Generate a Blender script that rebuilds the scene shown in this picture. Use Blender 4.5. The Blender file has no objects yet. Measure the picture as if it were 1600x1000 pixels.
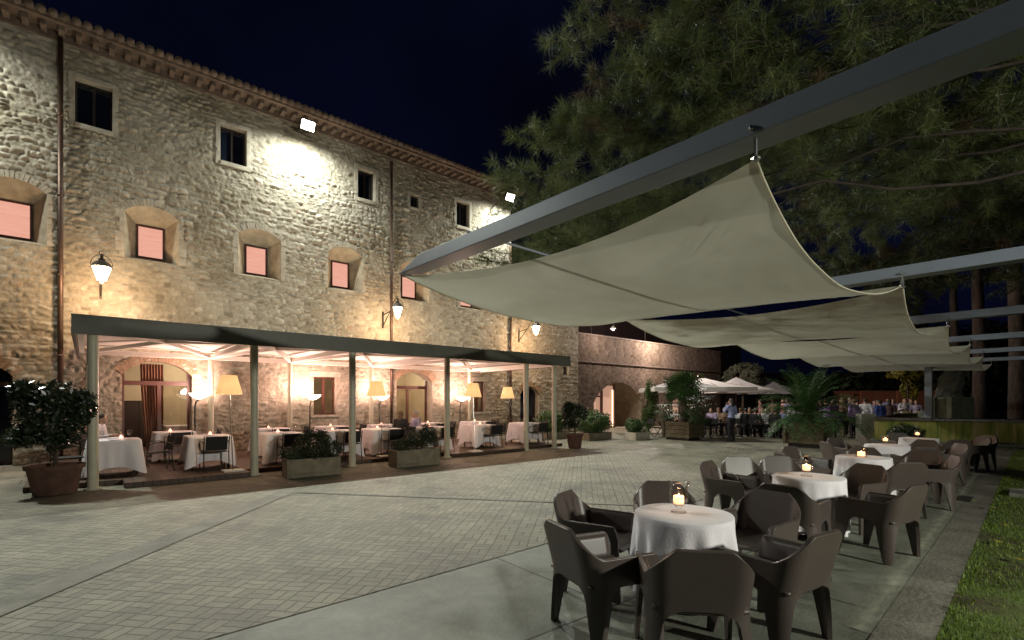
import bpy, math, random
import numpy as np
from mathutils import Vector, Matrix
R = math.radians
random.seed(7); RNG = np.random.default_rng(7)
scene = bpy.context.scene
col = scene.collection

# ------------------------------------------------------------------ camera
H = 1.65
VX, VY = 0.654, 0.756           # view direction in the plan
F = 770.0
camd = bpy.data.cameras.new('camera'); cam = bpy.data.objects.new('camera', camd); col.objects.link(cam)
cam.location = (0, 0, H); cam.rotation_euler = (R(90), 0, -math.atan2(VX, VY))
camd.sensor_width = 36; camd.lens = 36 * F / 1600; camd.shift_y = 126 / 1600
camd.clip_start = 0.05; camd.clip_end = 2000
scene.camera = cam
# ------------------------------------------------------------------ night sky
w = bpy.data.worlds.new('World'); scene.world = w; w.use_nodes = True
nt = w.node_tree; nt.nodes.clear()
wo = nt.nodes.new('ShaderNodeOutputWorld'); bg = nt.nodes.new('ShaderNodeBackground')
tc = nt.nodes.new('ShaderNodeTexCoord'); nz = nt.nodes.new('ShaderNodeTexNoise'); nz.inputs['Scale'].default_value = 2.2
nz.inputs['Detail'].default_value = 4
cr = nt.nodes.new('ShaderNodeValToRGB')
cr.color_ramp.elements[0].position = .35; cr.color_ramp.elements[0].color = (.0006, .0009, .0035, 1)
cr.color_ramp.elements[1].position = .75; cr.color_ramp.elements[1].color = (.0022, .0032, .013, 1)
nt.links.new(tc.outputs['Generated'], nz.inputs['Vector']); nt.links.new(nz.outputs['Fac'], cr.inputs['Fac'])
nt.links.new(cr.outputs['Color'], bg.inputs['Color']); nt.links.new(bg.outputs[0], wo.inputs[0])
bg.inputs['Strength'].default_value = 1.0
scene.view_settings.view_transform = 'Standard'; scene.view_settings.look = 'None'
scene.view_settings.exposure = 0; scene.view_settings.gamma = 1
cy = scene.cycles
cy.use_denoising = True; cy.max_bounces = 7; cy.diffuse_bounces = 3; cy.glossy_bounces = 3
cy.transmission_bounces = 7; cy.transparent_max_bounces = 8; cy.sample_clamp_indirect = 3
cy.caustics_reflective = False; cy.caustics_refractive = False; cy.use_light_tree = True

FLOOD_W = 3300; SPILL_W = 1350; ASSUMED_LAWN_W = 3000; FLOOD_COL = (.95, 1.0, .90)
LANTERN_W = 210; WARM = (1.0, .64, .36)
SHADE_W = 26; BOWL_W = 260; ROOM_W = 110

# ------------------------------------------------------------------ helpers
def cd(D, Rr):                                   # depth along the view, metres to the right -> plan
    return VX * D + VY * Rr, VY * D - VX * Rr
def at(px, D, y=None):                           # column and depth -> plan (and height for a row)
    X, Y = cd(D, (px - 800) / F * D)
    return (X, Y) if y is None else (X, Y, H + (626 - y) / F * D)
def fx(px, Y=17.6):                              # column on the plane Y -> X
    l = (px - 800) / F
    return Y * (VX + VY * l) / (VY - VX * l)
def fz(px, y, Y=17.6):
    l = (px - 800) / F
    return H + (626 - y) / F * Y / (VY - VX * l)

def tag(o, label=None, cat=None, group=None, kind=None):
    if label: o['label'] = label
    if cat: o['category'] = cat
    if group: o['group'] = group
    if kind: o['kind'] = kind
    return o
def empty(name, loc=(0, 0, 0), rz=0, label=None, cat=None, group=None):
    o = bpy.data.objects.new(name, None); col.objects.link(o)
    o.empty_display_size = .1; o.location = loc; o.rotation_euler = (0, 0, rz)
    return tag(o, label, cat, group)
def link_mesh(name, me, mat=None, parent=None, loc=None):
    o = bpy.data.objects.new(name, me); col.objects.link(o)
    if mat is not None and not me.materials: me.materials.append(mat)
    if parent: o.parent = parent
    if loc is not None: o.location = loc
    return o
def kids(o): return [c for c in col.objects if c.parent == o]
def copy_tree(o, parent=None, km=None):
    if km is None:
        km = {}
        for c in col.objects:
            if c.parent: km.setdefault(c.parent.name, []).append(c)
    c = o.copy(); col.objects.link(c); c.parent = parent
    for ch in km.get(o.name, []): copy_tree(ch, c, km)
    return c

class MB:
    def __init__(s): s.v = []; s.f = []
    def add(s, vs, fs):
        n = len(s.v); s.v += [tuple(p) for p in vs]; s.f += [tuple(i + n for i in f) for f in fs]; return s
    def box(s, x0, x1, y0, y1, z0, z1, rot=0, c=None):
        vs = [(x, y, z) for z in (z0, z1) for (x, y) in ((x0, y0), (x1, y0), (x1, y1), (x0, y1))]
        if rot:
            cx, cy_ = c if c else ((x0 + x1) / 2, (y0 + y1) / 2); ca, sa = math.cos(rot), math.sin(rot)
            vs = [(cx + (x - cx) * ca - (y - cy_) * sa, cy_ + (x - cx) * sa + (y - cy_) * ca, z) for x, y, z in vs]
        return s.add(vs, [(3, 2, 1, 0), (4, 5, 6, 7), (0, 1, 5, 4), (1, 2, 6, 5), (2, 3, 7, 6), (3, 0, 4, 7)])
    def bar(s, a, b, wd, ht, up=(0, 0, 1)):
        a = Vector(a); b = Vector(b); d = (b - a).normalized(); u = Vector(up)
        sd = d.cross(u).normalized(); u = sd.cross(d).normalized()
        vs = [p + sd * (i * wd / 2) + u * (j * ht / 2) for p in (a, b) for i, j in ((-1, -1), (1, -1), (1, 1), (-1, 1))]
        return s.add(vs, [(0, 1, 2, 3), (7, 6, 5, 4), (0, 4, 5, 1), (1, 5, 6, 2), (2, 6, 7, 3), (3, 7, 4, 0)])
    def tube(s, pts, rad, n=8, caps=True):
        pts = [Vector(p) for p in pts]
        rs = rad if isinstance(rad, (list, tuple)) else [rad] * len(pts)
        vs = []; prev = None
        for i, p in enumerate(pts):
            d = (pts[min(i + 1, len(pts) - 1)] - pts[max(i - 1, 0)]).normalized()
            if prev is None:
                ref = Vector((0, 0, 1)) if abs(d.z) < .9 else Vector((1, 0, 0)); sd = d.cross(ref).normalized()
            else: sd = (prev - d * prev.dot(d)).normalized()
            prev = sd; u = d.cross(sd)
            for k in range(n):
                a = 2 * math.pi * k / n; vs.append(p + (sd * math.cos(a) + u * math.sin(a)) * rs[i])
        fs = [(i * n + k, i * n + (k + 1) % n, (i + 1) * n + (k + 1) % n, (i + 1) * n + k) for i in range(len(pts) - 1) for k in range(n)]
        if caps: fs += [tuple(range(n))[::-1], tuple((len(pts) - 1) * n + k for k in range(n))]
        return s.add(vs, fs)
    def lathe(s, prof, c=(0, 0, 0), n=24, sx=1, sy=1, closed=False):
        vs = [(c[0] + r * math.cos(2 * math.pi * k / n) * sx, c[1] + r * math.sin(2 * math.pi * k / n) * sy, c[2] + z) for r, z in prof for k in range(n)]
        m = len(prof); rng = range(m) if closed else range(m - 1)
        fs = [(i * n + k, i * n + (k + 1) % n, ((i + 1) % m) * n + (k + 1) % n, ((i + 1) % m) * n + k) for i in rng for k in range(n)]
        if not closed:
            if prof[0][0] > 1e-4: fs.append(tuple(range(n))[::-1])
            if prof[-1][0] > 1e-4: fs.append(tuple((m - 1) * n + k for k in range(n)))
        return s.add(vs, fs)
    def ell(s, c, r, n=12, m=8, rot=None):
        vs = []; fs = []
        for i in range(m + 1):
            th = math.pi * i / m
            for k in range(n):
                a = 2 * math.pi * k / n
                p = Vector((r[0] * math.sin(th) * math.cos(a), r[1] * math.sin(th) * math.sin(a), r[2] * math.cos(th)))
                if rot: p = rot @ p
                vs.append(Vector(c) + p)
        fs = [(i * n + k, (i + 1) * n + k, (i + 1) * n + (k + 1) % n, i * n + (k + 1) % n) for i in range(m) for k in range(n)]
        return s.add(vs, fs)
    def prism(s, poly, z0, z1):
        n = len(poly); vs = [(x, y, z0) for x, y in poly] + [(x, y, z1) for x, y in poly]
        return s.add(vs, [tuple(range(n))[::-1], tuple(range(n, 2 * n))] + [(k, (k + 1) % n, n + (k + 1) % n, n + k) for k in range(n)])
    def mesh(s, name, mat=None, smooth=False):
        me = bpy.data.meshes.new(name); me.from_pydata(s.v, [], s.f); me.validate(); me.update()
        if mat is not None: me.materials.append(mat)
        if smooth: me.shade_smooth()
        return me
    def build(s, name, mat, parent=None, smooth=False, bevel=0, loc=None, auto=False):
        me = s.mesh(name, mat, smooth)
        o = link_mesh(name, me, None, parent, loc)
        if bevel:
            b = o.modifiers.new('bevel', 'BEVEL'); b.width = bevel; b.segments = 2; b.limit_method = 'ANGLE'
        if auto: me.set_sharp_from_angle(angle=R(35))
        return o

def np_mesh(name, verts, faces, mat=None, smooth=False):
    me = bpy.data.meshes.new(name)
    verts = np.asarray(verts, dtype=np.float32); faces = np.asarray(faces, dtype=np.int32)
    me.vertices.add(len(verts)); me.vertices.foreach_set('co', verts.ravel())
    k = faces.shape[1]; me.loops.add(faces.size); me.loops.foreach_set('vertex_index', faces.ravel())
    me.polygons.add(len(faces)); me.polygons.foreach_set('loop_start', np.arange(0, faces.size, k, dtype=np.int32))
    me.polygons.foreach_set('loop_total', np.full(len(faces), k, dtype=np.int32))
    me.update(calc_edges=True); me.validate()
    if mat: me.materials.append(mat)
    if smooth: me.shade_smooth()
    return me
def vnoise(x, y, seed=0):
    xi = np.floor(x).astype(np.int64); yi = np.floor(y).astype(np.int64); fx_ = x - xi; fy_ = y - yi
    def h(a, b):
        n = (a * 374761393 + b * 668265263 + seed * 1442695041) & 0xffffffff
        n = ((n ^ (n >> 13)) * 1274126177) & 0xffffffff
        return ((n ^ (n >> 16)) & 0xffff) / 65535.0
    u = fx_ * fx_ * (3 - 2 * fx_); v = fy_ * fy_ * (3 - 2 * fy_)
    return (h(xi, yi) * (1 - u) + h(xi + 1, yi) * u) * (1 - v) + (h(xi, yi + 1) * (1 - u) + h(xi + 1, yi + 1) * u) * v

# ------------------------------------------------------------------ materials
def mat(name, color=(.5, .5, .5), rough=.7, metal=0, var=0, scale=8, bump=0, bscale=30, color2=None, emit=None, estr=0, spec=None, coords='Object', stretch=None, detail=5, sheen=0, transl=0):
    m = bpy.data.materials.new(name); m.use_nodes = True; t = m.node_tree; N = t.nodes; L = t.links
    b = N['Principled BSDF']; out = N['Material Output']
    b.inputs['Roughness'].default_value = rough; b.inputs['Metallic'].default_value = metal
    if spec is not None: b.inputs['Specular IOR Level'].default_value = spec
    c4 = tuple(color) + (1,)
    b.inputs['Base Color'].default_value = c4
    if sheen: b.inputs['Sheen Weight'].default_value = sheen
    tcn = N.new('ShaderNodeTexCoord'); vec = tcn.outputs[coords]
    if stretch:
        mp = N.new('ShaderNodeMapping'); mp.inputs['Scale'].default_value = stretch; L.new(vec, mp.inputs[0]); vec = mp.outputs[0]
    if color2 is not None or var:
        if color2 is None: color2 = tuple(max(0, c * (1 - var)) for c in color)
        n = N.new('ShaderNodeTexNoise'); n.inputs['Scale'].default_value = scale; n.inputs['Detail'].default_value = detail
        n.inputs['Roughness'].default_value = .6
        L.new(vec, n.inputs['Vector'])
        r = N.new('ShaderNodeValToRGB'); r.color_ramp.elements[0].position = .35; r.color_ramp.elements[1].position = .65
        r.color_ramp.elements[0].color = tuple(color2) + (1,); r.color_ramp.elements[1].color = c4
        L.new(n.outputs['Fac'], r.inputs['Fac']); L.new(r.outputs['Color'], b.inputs['Base Color'])
    if bump:
        n2 = N.new('ShaderNodeTexNoise'); n2.inputs['Scale'].default_value = bscale; n2.inputs['Detail'].default_value = 6
        L.new(vec, n2.inputs['Vector'])
        bp = N.new('ShaderNodeBump'); bp.inputs['Strength'].default_value = min(1, bump); bp.inputs['Distance'].default_value = .02
        L.new(n2.outputs['Fac'], bp.inputs['Height']); L.new(bp.outputs[0], b.inputs['Normal'])
    if emit is not None:
        b.inputs['Emission Color'].default_value = tuple(emit) + (1,); b.inputs['Emission Strength'].default_value = estr
    if transl:
        tr = N.new('ShaderNodeBsdfTranslucent'); mx = N.new('ShaderNodeMixShader'); mx.inputs[0].default_value = transl
        src = b.inputs['Base Color'].links[0].from_socket if b.inputs['Base Color'].links else None
        if src: L.new(src, tr.inputs['Color'])
        else: tr.inputs['Color'].default_value = c4
        L.new(b.outputs[0], mx.inputs[1]); L.new(tr.outputs[0], mx.inputs[2]); L.new(mx.outputs[0], out.inputs[0])
    return m

def stone_mat(name, stops, mortar, warm=1.0):
    m = bpy.data.materials.new(name); m.use_nodes = True; t = m.node_tree; N = t.nodes; L = t.links
    b = N['Principled BSDF']; b.inputs['Roughness'].default_value = .92; b.inputs['Specular IOR Level'].default_value = .15
    a = N.new('ShaderNodeAttribute'); a.attribute_name = 'stone'
    sp = N.new('ShaderNodeSeparateColor'); L.new(a.outputs['Color'], sp.inputs[0])
    r = N.new('ShaderNodeValToRGB'); el = r.color_ramp.elements
    el[0].position = stops[0][0]; el[0].color = stops[0][1] + (1,); el[1].position = stops[-1][0]; el[1].color = stops[-1][1] + (1,)
    for p, c in stops[1:-1]: e = el.new(p); e.color = c + (1,)
    L.new(sp.outputs[0], r.inputs['Fac'])
    tcn = N.new('ShaderNodeTexCoord')
    n = N.new('ShaderNodeTexNoise'); n.inputs['Scale'].default_value = 9; n.inputs['Detail'].default_value = 8; n.inputs['Roughness'].default_value = .7
    L.new(tcn.outputs['Object'], n.inputs['Vector'])
    mx = N.new('ShaderNodeMix'); mx.data_type = 'RGBA'; mx.blend_type = 'MULTIPLY'; mx.inputs[0].default_value = .75
    rr = N.new('ShaderNodeValToRGB'); rr.color_ramp.elements[0].position = .3; rr.color_ramp.elements[0].color = (.55, .5, .42, 1)
    rr.color_ramp.elements[1].position = .7; rr.color_ramp.elements[1].color = (1.15, 1.12, 1.05, 1)
    L.new(n.outputs['Fac'], rr.inputs['Fac']); L.new(r.outputs[0], mx.inputs[6]); L.new(rr.outputs[0], mx.inputs[7])
    m2 = N.new('ShaderNodeMix'); m2.data_type = 'RGBA'; L.new(sp.outputs[1], m2.inputs[0])
    L.new(mx.outputs[2], m2.inputs[6]); m2.inputs[7].default_value = mortar + (1,)
    # large weathering patches
    n3 = N.new('ShaderNodeTexNoise'); n3.inputs['Scale'].default_value = .55; n3.inputs['Detail'].default_value = 5
    L.new(tcn.outputs['Object'], n3.inputs['Vector'])
    r3 = N.new('ShaderNodeValToRGB'); r3.color_ramp.elements[0].position = .35; r3.color_ramp.elements[0].color = (.70, .68, .63, 1)
    r3.color_ramp.elements[1].position = .62; r3.color_ramp.elements[1].color = (1, 1, 1, 1)
    L.new(n3.outputs['Fac'], r3.inputs['Fac'])
    m3 = N.new('ShaderNodeMix'); m3.data_type = 'RGBA'; m3.blend_type = 'MULTIPLY'; m3.inputs[0].default_value = 1
    L.new(m2.outputs[2], m3.inputs[6]); L.new(r3.outputs[0], m3.inputs[7]); L.new(m3.outputs[2], b.inputs['Base Color'])
    n2 = N.new('ShaderNodeTexNoise'); n2.inputs['Scale'].default_value = 22; n2.inputs['Detail'].default_value = 8; n2.inputs['Roughness'].default_value = .7
    L.new(tcn.outputs['Object'], n2.inputs['Vector'])
    bp = N.new('ShaderNodeBump'); bp.inputs['Strength'].default_value = .8; bp.inputs['Distance'].default_value = .03
    L.new(n2.outputs['Fac'], bp.inputs['Height']); L.new(bp.outputs[0], b.inputs['Normal'])
    return m

def glass_mat(name, tint=(1, 1, 1), rough=.02, alpha_mix=.75):
    m = bpy.data.materials.new(name); m.use_nodes = True; t = m.node_tree; N = t.nodes; L = t.links
    N.remove(N['Principled BSDF']); out = N['Material Output']
    g = N.new('ShaderNodeBsdfGlossy'); g.inputs['Roughness'].default_value = rough
    tr = N.new('ShaderNodeBsdfTransparent'); tr.inputs['Color'].default_value = tuple(tint) + (1,)
    fr = N.new('ShaderNodeLayerWeight'); fr.inputs['Blend'].default_value = 1 - alpha_mix
    mrg = N.new('ShaderNodeMapRange'); mrg.inputs[4].default_value = .55; L.new(fr.outputs['Fresnel'], mrg.inputs[0])
    mx = N.new('ShaderNodeMixShader'); L.new(mrg.outputs[0], mx.inputs[0]); L.new(tr.outputs[0], mx.inputs[1]); L.new(g.outputs[0], mx.inputs[2])
    L.new(mx.outputs[0], out.inputs[0]); return m

def emis(name, c, s):
    m = bpy.data.materials.new(name); m.use_nodes = True; t = m.node_tree; N = t.nodes; L = t.links
    N.remove(N['Principled BSDF']); e = N.new('ShaderNodeEmission'); e.inputs[0].default_value = tuple(c) + (1,); e.inputs[1].default_value = s
    L.new(e.outputs[0], N['Material Output'].inputs[0]); return m

M = {}
M['stone'] = stone_mat('rubble_stone', [(0, (.26, .235, .195)), (.12, (.37, .34, .29)), (.4, (.42, .39, .335)), (.7, (.46, .43, .37)), (.97, (.55, .52, .46)), (1, (.38, .29, .23))], (.37, .34, .285))
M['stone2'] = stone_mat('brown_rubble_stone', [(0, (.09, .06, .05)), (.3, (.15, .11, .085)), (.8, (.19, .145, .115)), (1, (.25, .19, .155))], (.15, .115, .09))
M['dressed'] = mat('dressed_limestone', (.46, .41, .33), .85, var=.3, scale=5, bump=.5, bscale=35)
M['plaster'] = mat('niche_plaster', (.44, .37, .27), .9, var=.3, scale=4, bump=.5, bscale=20)
M['brick'] = mat('old_brick', (.38, .26, .17), .9, var=.35, scale=7, bump=.6, bscale=30)
M['tile'] = mat('roof_tile', (.17, .12, .09), .85, var=.4, scale=5, bump=.4)
M['darkglass'] = mat('dark_window_glass', (.008, .010, .018), .08, spec=.6)
M['wood'] = mat('dark_red_wood', (.10, .035, .022), .45, var=.4, scale=6, stretch=(6, 6, 1))
M['darkwood'] = mat('dark_frame_wood', (.035, .022, .016), .5, var=.3, scale=6)
M['copper'] = mat('brown_drainpipe_metal', (.11, .065, .045), .45, .5, var=.4, scale=3)
M['iron'] = mat('dark_iron', (.05, .04, .032), .5, .6, var=.3, scale=20)
M['post'] = mat('cream_painted_steel', (.58, .54, .41), .45, var=.15, scale=3)
M['fascia'] = mat('grey_green_painted_fascia', (.15, .145, .12), .5, var=.15, scale=2)
M['ceil'] = mat('white_painted_ceiling', (.80, .76, .70), .7, var=.08, scale=2)
M['deckm'] = None
M['pot'] = mat('terracotta', (.13, .065, .045), .85, var=.4, scale=6, bump=.4)
M['trough'] = mat('carved_trough_stone', (.26, .22, .155), .92, var=.4, scale=5, bump=.8, bscale=18)
M['cloth'] = mat('white_linen', (.82, .78, .82), .85, bump=.15, bscale=60, sheen=.2)
M['plastic'] = mat('taupe_brown_plastic', (.080, .062, .055), .40, var=.15, scale=3, bump=.05, bscale=220, spec=.5)
M['steel'] = mat('blue_grey_painted_steel', (.21, .24, .29), .42, .1, var=.12, scale=2)
M['chrome'] = mat('brushed_steel', (.35, .35, .34), .3, .9)
M['black'] = mat('black_fabric', (.012, .011, .011), .75, var=.3, scale=40)
M['blackmetal'] = mat('black_metal', (.02, .018, .016), .4, .5)
M['soil'] = mat('potting_soil', (.03, .022, .015), 1, bump=1, bscale=40)
M['bark'] = mat('pine_bark', (.10, .07, .055), .95, var=.6, scale=5, bump=1, bscale=10, stretch=(1, 1, .35))
M['twig'] = mat('dark_twigs', (.05, .038, .028), .95, var=.5, scale=6)
M['bark2'] = mat('shrub_stem', (.12, .09, .06), .9, var=.4, scale=12)
M['planks'] = mat('weathered_planter_wood', (.12, .09, .05), .85, var=.6, scale=4, bump=.6, bscale=14, stretch=(1, 1, 5))
M['canvas'] = mat('umbrella_canvas', (.82, .81, .78), .85, var=.08, scale=2, transl=.25)
M['glass'] = glass_mat('clear_glass', (.98, .975, .97), .1, .78)
M['pane'] = glass_mat('door_glass', (.85, .83, .8), .02, .62)
M['wax'] = mat('candle_wax', (.9, .7, .5), .6, emit=(1, .48, .2), estr=2.6)
M['flame'] = emis('candle_flame', (1, .66, .36), 12)
M['bowl'] = mat('frosted_bowl_glass', (.9, .85, .8), .5, emit=(1, .78, .62), estr=5.0)
M['roomwall'] = mat('warm_room_plaster', (.56, .48, .36), .9, var=.12, scale=2)
M['curtain'] = mat('brown_curtain', (.23, .12, .075), .85, var=.2, scale=10)
M['skin'] = mat('skin', (.50, .30, .22), .6)
M['hair_dark'] = mat('dark_hair', (.025, .016, .012), .6); M['hair_brown'] = mat('brown_hair', (.10, .055, .03), .6)
M['hair_fair'] = mat('fair_hair', (.35, .24, .13), .6); M['hair_grey'] = mat('grey_hair', (.35, .33, .31), .6)

def shade_mat():
    m = bpy.data.materials.new('lit_fabric_shade'); m.use_nodes = True; t = m.node_tree; N = t.nodes; L = t.links
    b = N['Principled BSDF']; b.inputs['Base Color'].default_value = (.8, .7, .5, 1); b.inputs['Roughness'].default_value = .9
    tcn = N.new('ShaderNodeTexCoord'); n = N.new('ShaderNodeTexNoise'); n.inputs['Scale'].default_value = 3
    mp = N.new('ShaderNodeMapping'); mp.inputs['Scale'].default_value = (6, 6, .5); L.new(tcn.outputs['Object'], mp.inputs[0]); L.new(mp.outputs[0], n.inputs['Vector'])
    r = N.new('ShaderNodeValToRGB'); r.color_ramp.elements[0].color = (.95, .50, .14, 1); r.color_ramp.elements[1].color = (1, .70, .34, 1)
    L.new(n.outputs['Fac'], r.inputs['Fac']); L.new(r.outputs[0], b.inputs['Emission Color']); b.inputs['Emission Strength'].default_value = .75
    tr = N.new('ShaderNodeBsdfTranslucent'); tr.inputs[0].default_value = (1, .82, .55, 1); mx = N.new('ShaderNodeMixShader'); mx.inputs[0].default_value = .14
    L.new(b.outputs[0], mx.inputs[1]); L.new(tr.outputs[0], mx.inputs[2]); L.new(mx.outputs[0], N['Material Output'].inputs[0])
    return m
M['shade'] = shade_mat()

def paver_mat():
    m = bpy.data.materials.new('brick_pavers'); m.use_nodes = True; t = m.node_tree; N = t.nodes; L = t.links
    b = N['Principled BSDF']
    tcn = N.new('ShaderNodeTexCoord'); mp = N.new('ShaderNodeMapping'); L.new(tcn.outputs['Object'], mp.inputs[0]); mp.inputs['Rotation'].default_value = (0, 0, R(49))
    nd = N.new('ShaderNodeTexNoise'); nd.inputs['Scale'].default_value = 1.6; nd.inputs['Detail'].default_value = 3
    L.new(mp.outputs[0], nd.inputs['Vector'])
    va = N.new('ShaderNodeVectorMath'); va.operation = 'MULTIPLY_ADD'; va.inputs[1].default_value = (.05, .05, 0)
    L.new(nd.outputs['Color'], va.inputs[0]); L.new(mp.outputs[0], va.inputs[2])
    def brick(rot, off):
        m2 = N.new('ShaderNodeMapping'); m2.inputs['Rotation'].default_value = (0, 0, rot); L.new(va.outputs[0], m2.inputs[0])
        k = N.new('ShaderNodeTexBrick'); k.inputs['Scale'].default_value = 1; k.inputs['Brick Width'].default_value = .20; k.inputs['Row Height'].default_value = .10
        k.inputs['Mortar Size'].default_value = .007; k.inputs['Mortar Smooth'].default_value = .3; k.inputs['Bias'].default_value = 0
        k.offset = .5 if off else 0; k.inputs['Color1'].default_value = (.19, .185, .15, 1); k.inputs['Color2'].default_value = (.265, .255, .205, 1)
        k.inputs['Mortar'].default_value = (.10, .09, .07, 1)
        L.new(m2.outputs[0], k.inputs['Vector']); return k
    k1 = brick(0, False); k2 = brick(R(90), False)
    ch = N.new('ShaderNodeTexChecker'); ch.inputs['Scale'].default_value = 1 / .20; L.new(va.outputs[0], ch.inputs['Vector'])
    mc = N.new('ShaderNodeMix'); mc.data_type = 'RGBA'; L.new(ch.outputs['Fac'], mc.inputs[0]); L.new(k1.outputs['Color'], mc.inputs[6]); L.new(k2.outputs['Color'], mc.inputs[7])
    mf = N.new('ShaderNodeMix'); mf.data_type = 'FLOAT'; L.new(ch.outputs['Fac'], mf.inputs[0]); L.new(k1.outputs['Fac'], mf.inputs[2]); L.new(k2.outputs['Fac'], mf.inputs[3])
    n = N.new('ShaderNodeTexNoise'); n.inputs['Scale'].default_value = .9; n.inputs['Detail'].default_value = 7; n.inputs['Roughness'].default_value = .65
    L.new(tcn.outputs['Object'], n.inputs['Vector'])
    r = N.new('ShaderNodeValToRGB'); r.color_ramp.elements[0].position = .33; r.color_ramp.elements[0].color = (.42, .42, .38, 1)
    r.color_ramp.elements[1].position = .64; r.color_ramp.elements[1].color = (1.15, 1.12, 1.05, 1); e5 = r.color_ramp.elements.new(.47); e5.color = (.86, .85, .78, 1)
    L.new(n.outputs['Fac'], r.inputs['Fac'])
    mx = N.new('ShaderNodeMix'); mx.data_type = 'RGBA'; mx.blend_type = 'MULTIPLY'; mx.inputs[0].default_value = 1
    L.new(mc.outputs[2], mx.inputs[6]); L.new(r.outputs[0], mx.inputs[7]); L.new(mx.outputs[2], b.inputs['Base Color'])
    n4 = N.new('ShaderNodeTexNoise'); n4.inputs['Scale'].default_value = 14; n4.inputs['Detail'].default_value = 6; L.new(tcn.outputs['Object'], n4.inputs['Vector'])
    ma = N.new('ShaderNodeMath'); ma.operation = 'MULTIPLY_ADD'; L.new(mf.outputs[0], ma.inputs[0]); ma.inputs[1].default_value = -1.0; L.new(n4.outputs['Fac'], ma.inputs[2])
    bp = N.new('ShaderNodeBump'); bp.inputs['Strength'].default_value = .9; bp.inputs['Distance'].default_value = .012
    L.new(ma.outputs[0], bp.inputs['Height']); L.new(bp.outputs[0], b.inputs['Normal'])
    rr = N.new('ShaderNodeMapRange'); rr.inputs[3].default_value = .5; rr.inputs[4].default_value = .85; L.new(n.outputs['Fac'], rr.inputs[0]); L.new(rr.outputs[0], b.inputs['Roughness'])
    return m
M['paver'] = paver_mat()
def slab_mat(name, c1, c2, bw, rh, rot=0, mortar=(.05, .05, .04), ms=.012):
    m = bpy.data.materials.new(name); m.use_nodes = True; t = m.node_tree; N = t.nodes; L = t.links
    b = N['Principled BSDF']; tcn = N.new('ShaderNodeTexCoord'); mp = N.new('ShaderNodeMapping'); mp.inputs['Rotation'].default_value = (0, 0, rot); L.new(tcn.outputs['Object'], mp.inputs[0])
    k = N.new('ShaderNodeTexBrick'); k.inputs['Scale'].default_value = 1; k.inputs['Brick Width'].default_value = bw; k.inputs['Row Height'].default_value = rh
    k.inputs['Mortar Size'].default_value = ms; k.inputs['Color1'].default_value = c1 + (1,); k.inputs['Color2'].default_value = c2 + (1,); k.inputs['Mortar'].default_value = mortar + (1,)
    L.new(mp.outputs[0], k.inputs['Vector'])
    n = N.new('ShaderNodeTexNoise'); n.inputs['Scale'].default_value = 1.7; n.inputs['Detail'].default_value = 9; n.inputs['Roughness'].default_value = .7; L.new(tcn.outputs['Object'], n.inputs['Vector'])
    r = N.new('ShaderNodeValToRGB'); r.color_ramp.elements[0].position = .32; r.color_ramp.elements[0].color = (.5, .5, .46, 1); r.color_ramp.elements[1].position = .68; r.color_ramp.elements[1].color = (1.1, 1.1, 1.08, 1)
    L.new(n.outputs['Fac'], r.inputs['Fac'])
    mx = N.new('ShaderNodeMix'); mx.data_type = 'RGBA'; mx.blend_type = 'MULTIPLY'; mx.inputs[0].default_value = 1
    L.new(k.outputs['Color'], mx.inputs[6]); L.new(r.outputs[0], mx.inputs[7]); L.new(mx.outputs[2], b.inputs['Base Color'])
    n2 = N.new('ShaderNodeTexNoise'); n2.inputs['Scale'].default_value = 30; n2.inputs['Detail'].default_value = 6; L.new(tcn.outputs['Object'], n2.inputs['Vector'])
    ma = N.new('ShaderNodeMath'); ma.operation = 'MULTIPLY_ADD'; L.new(k.outputs['Fac'], ma.inputs[0]); ma.inputs[1].default_value = -1.2; L.new(n2.outputs['Fac'], ma.inputs[2])
    bp = N.new('ShaderNodeBump'); bp.inputs['Strength'].default_value = .5; bp.inputs['Distance'].default_value = .01; L.new(ma.outputs[0], bp.inputs['Height']); L.new(bp.outputs[0], b.inputs['Normal'])
    b.inputs['Roughness'].default_value = .6
    return m
M['slab'] = slab_mat('concrete_slabs', (.20, .215, .18), (.235, .245, .205), 3.1, 2.6, R(2.4))
M['flag'] = slab_mat('flagstones', (.24, .22, .18), (.34, .31, .25), 1.0, .6, 0)
M['plaza'] = slab_mat('plaza_slabs', (.24, .215, .16), (.30, .27, .20), .9, .45, R(49), (.12, .11, .08), .01)
M['deckm'] = slab_mat('brown_deck_boards', (.075, .042, .026), (.11, .064, .040), 2.4, .14, R(90), (.012, .008, .006), .008)
M['band'] = mat('smooth_stone_band', (.225, .215, .175), .75, color2=(.13, .125, .10), scale=2.2, bump=.6, bscale=25)
def algae_mat():
    m = mat('algae_stained_stone', (.34, .27, .12), .8, color2=(.10, .14, .02), scale=2.2, stretch=(3.5, 3.5, .35), bump=.5, bscale=12, detail=6)
    r = [n for n in m.node_tree.nodes if n.type == 'VALTORGB'][0]
    e = r.color_ramp.elements.new(.5); e.color = (.22, .22, .04, 1); e = r.color_ramp.elements.new(.8); e.color = (.42, .36, .24, 1)
    return m
M['algae'] = algae_mat()
M['wetrim'] = mat('dark_wet_stone_rim', (.07, .05, .035), .25, var=.5, scale=6, bump=.6, bscale=15)
M['rock'] = mat('grey_green_rock', (.11, .125, .105), .9, var=.5, scale=3, bump=1, bscale=8)
M['plinth'] = mat('mottled_plinth_stone', (.13, .15, .10), .85, var=.45, scale=3, bump=.3)
M['concrete'] = mat('grey_pier_stone', (.20, .20, .165), .85, var=.35, scale=3, bump=.4)
M['terra'] = mat('terracotta_wall', (.62, .25, .13), .9, var=.15, scale=1.5)
M['darkfar'] = mat('dark_far_wall', (.06, .035, .03), .9, var=.3, scale=1)
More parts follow.
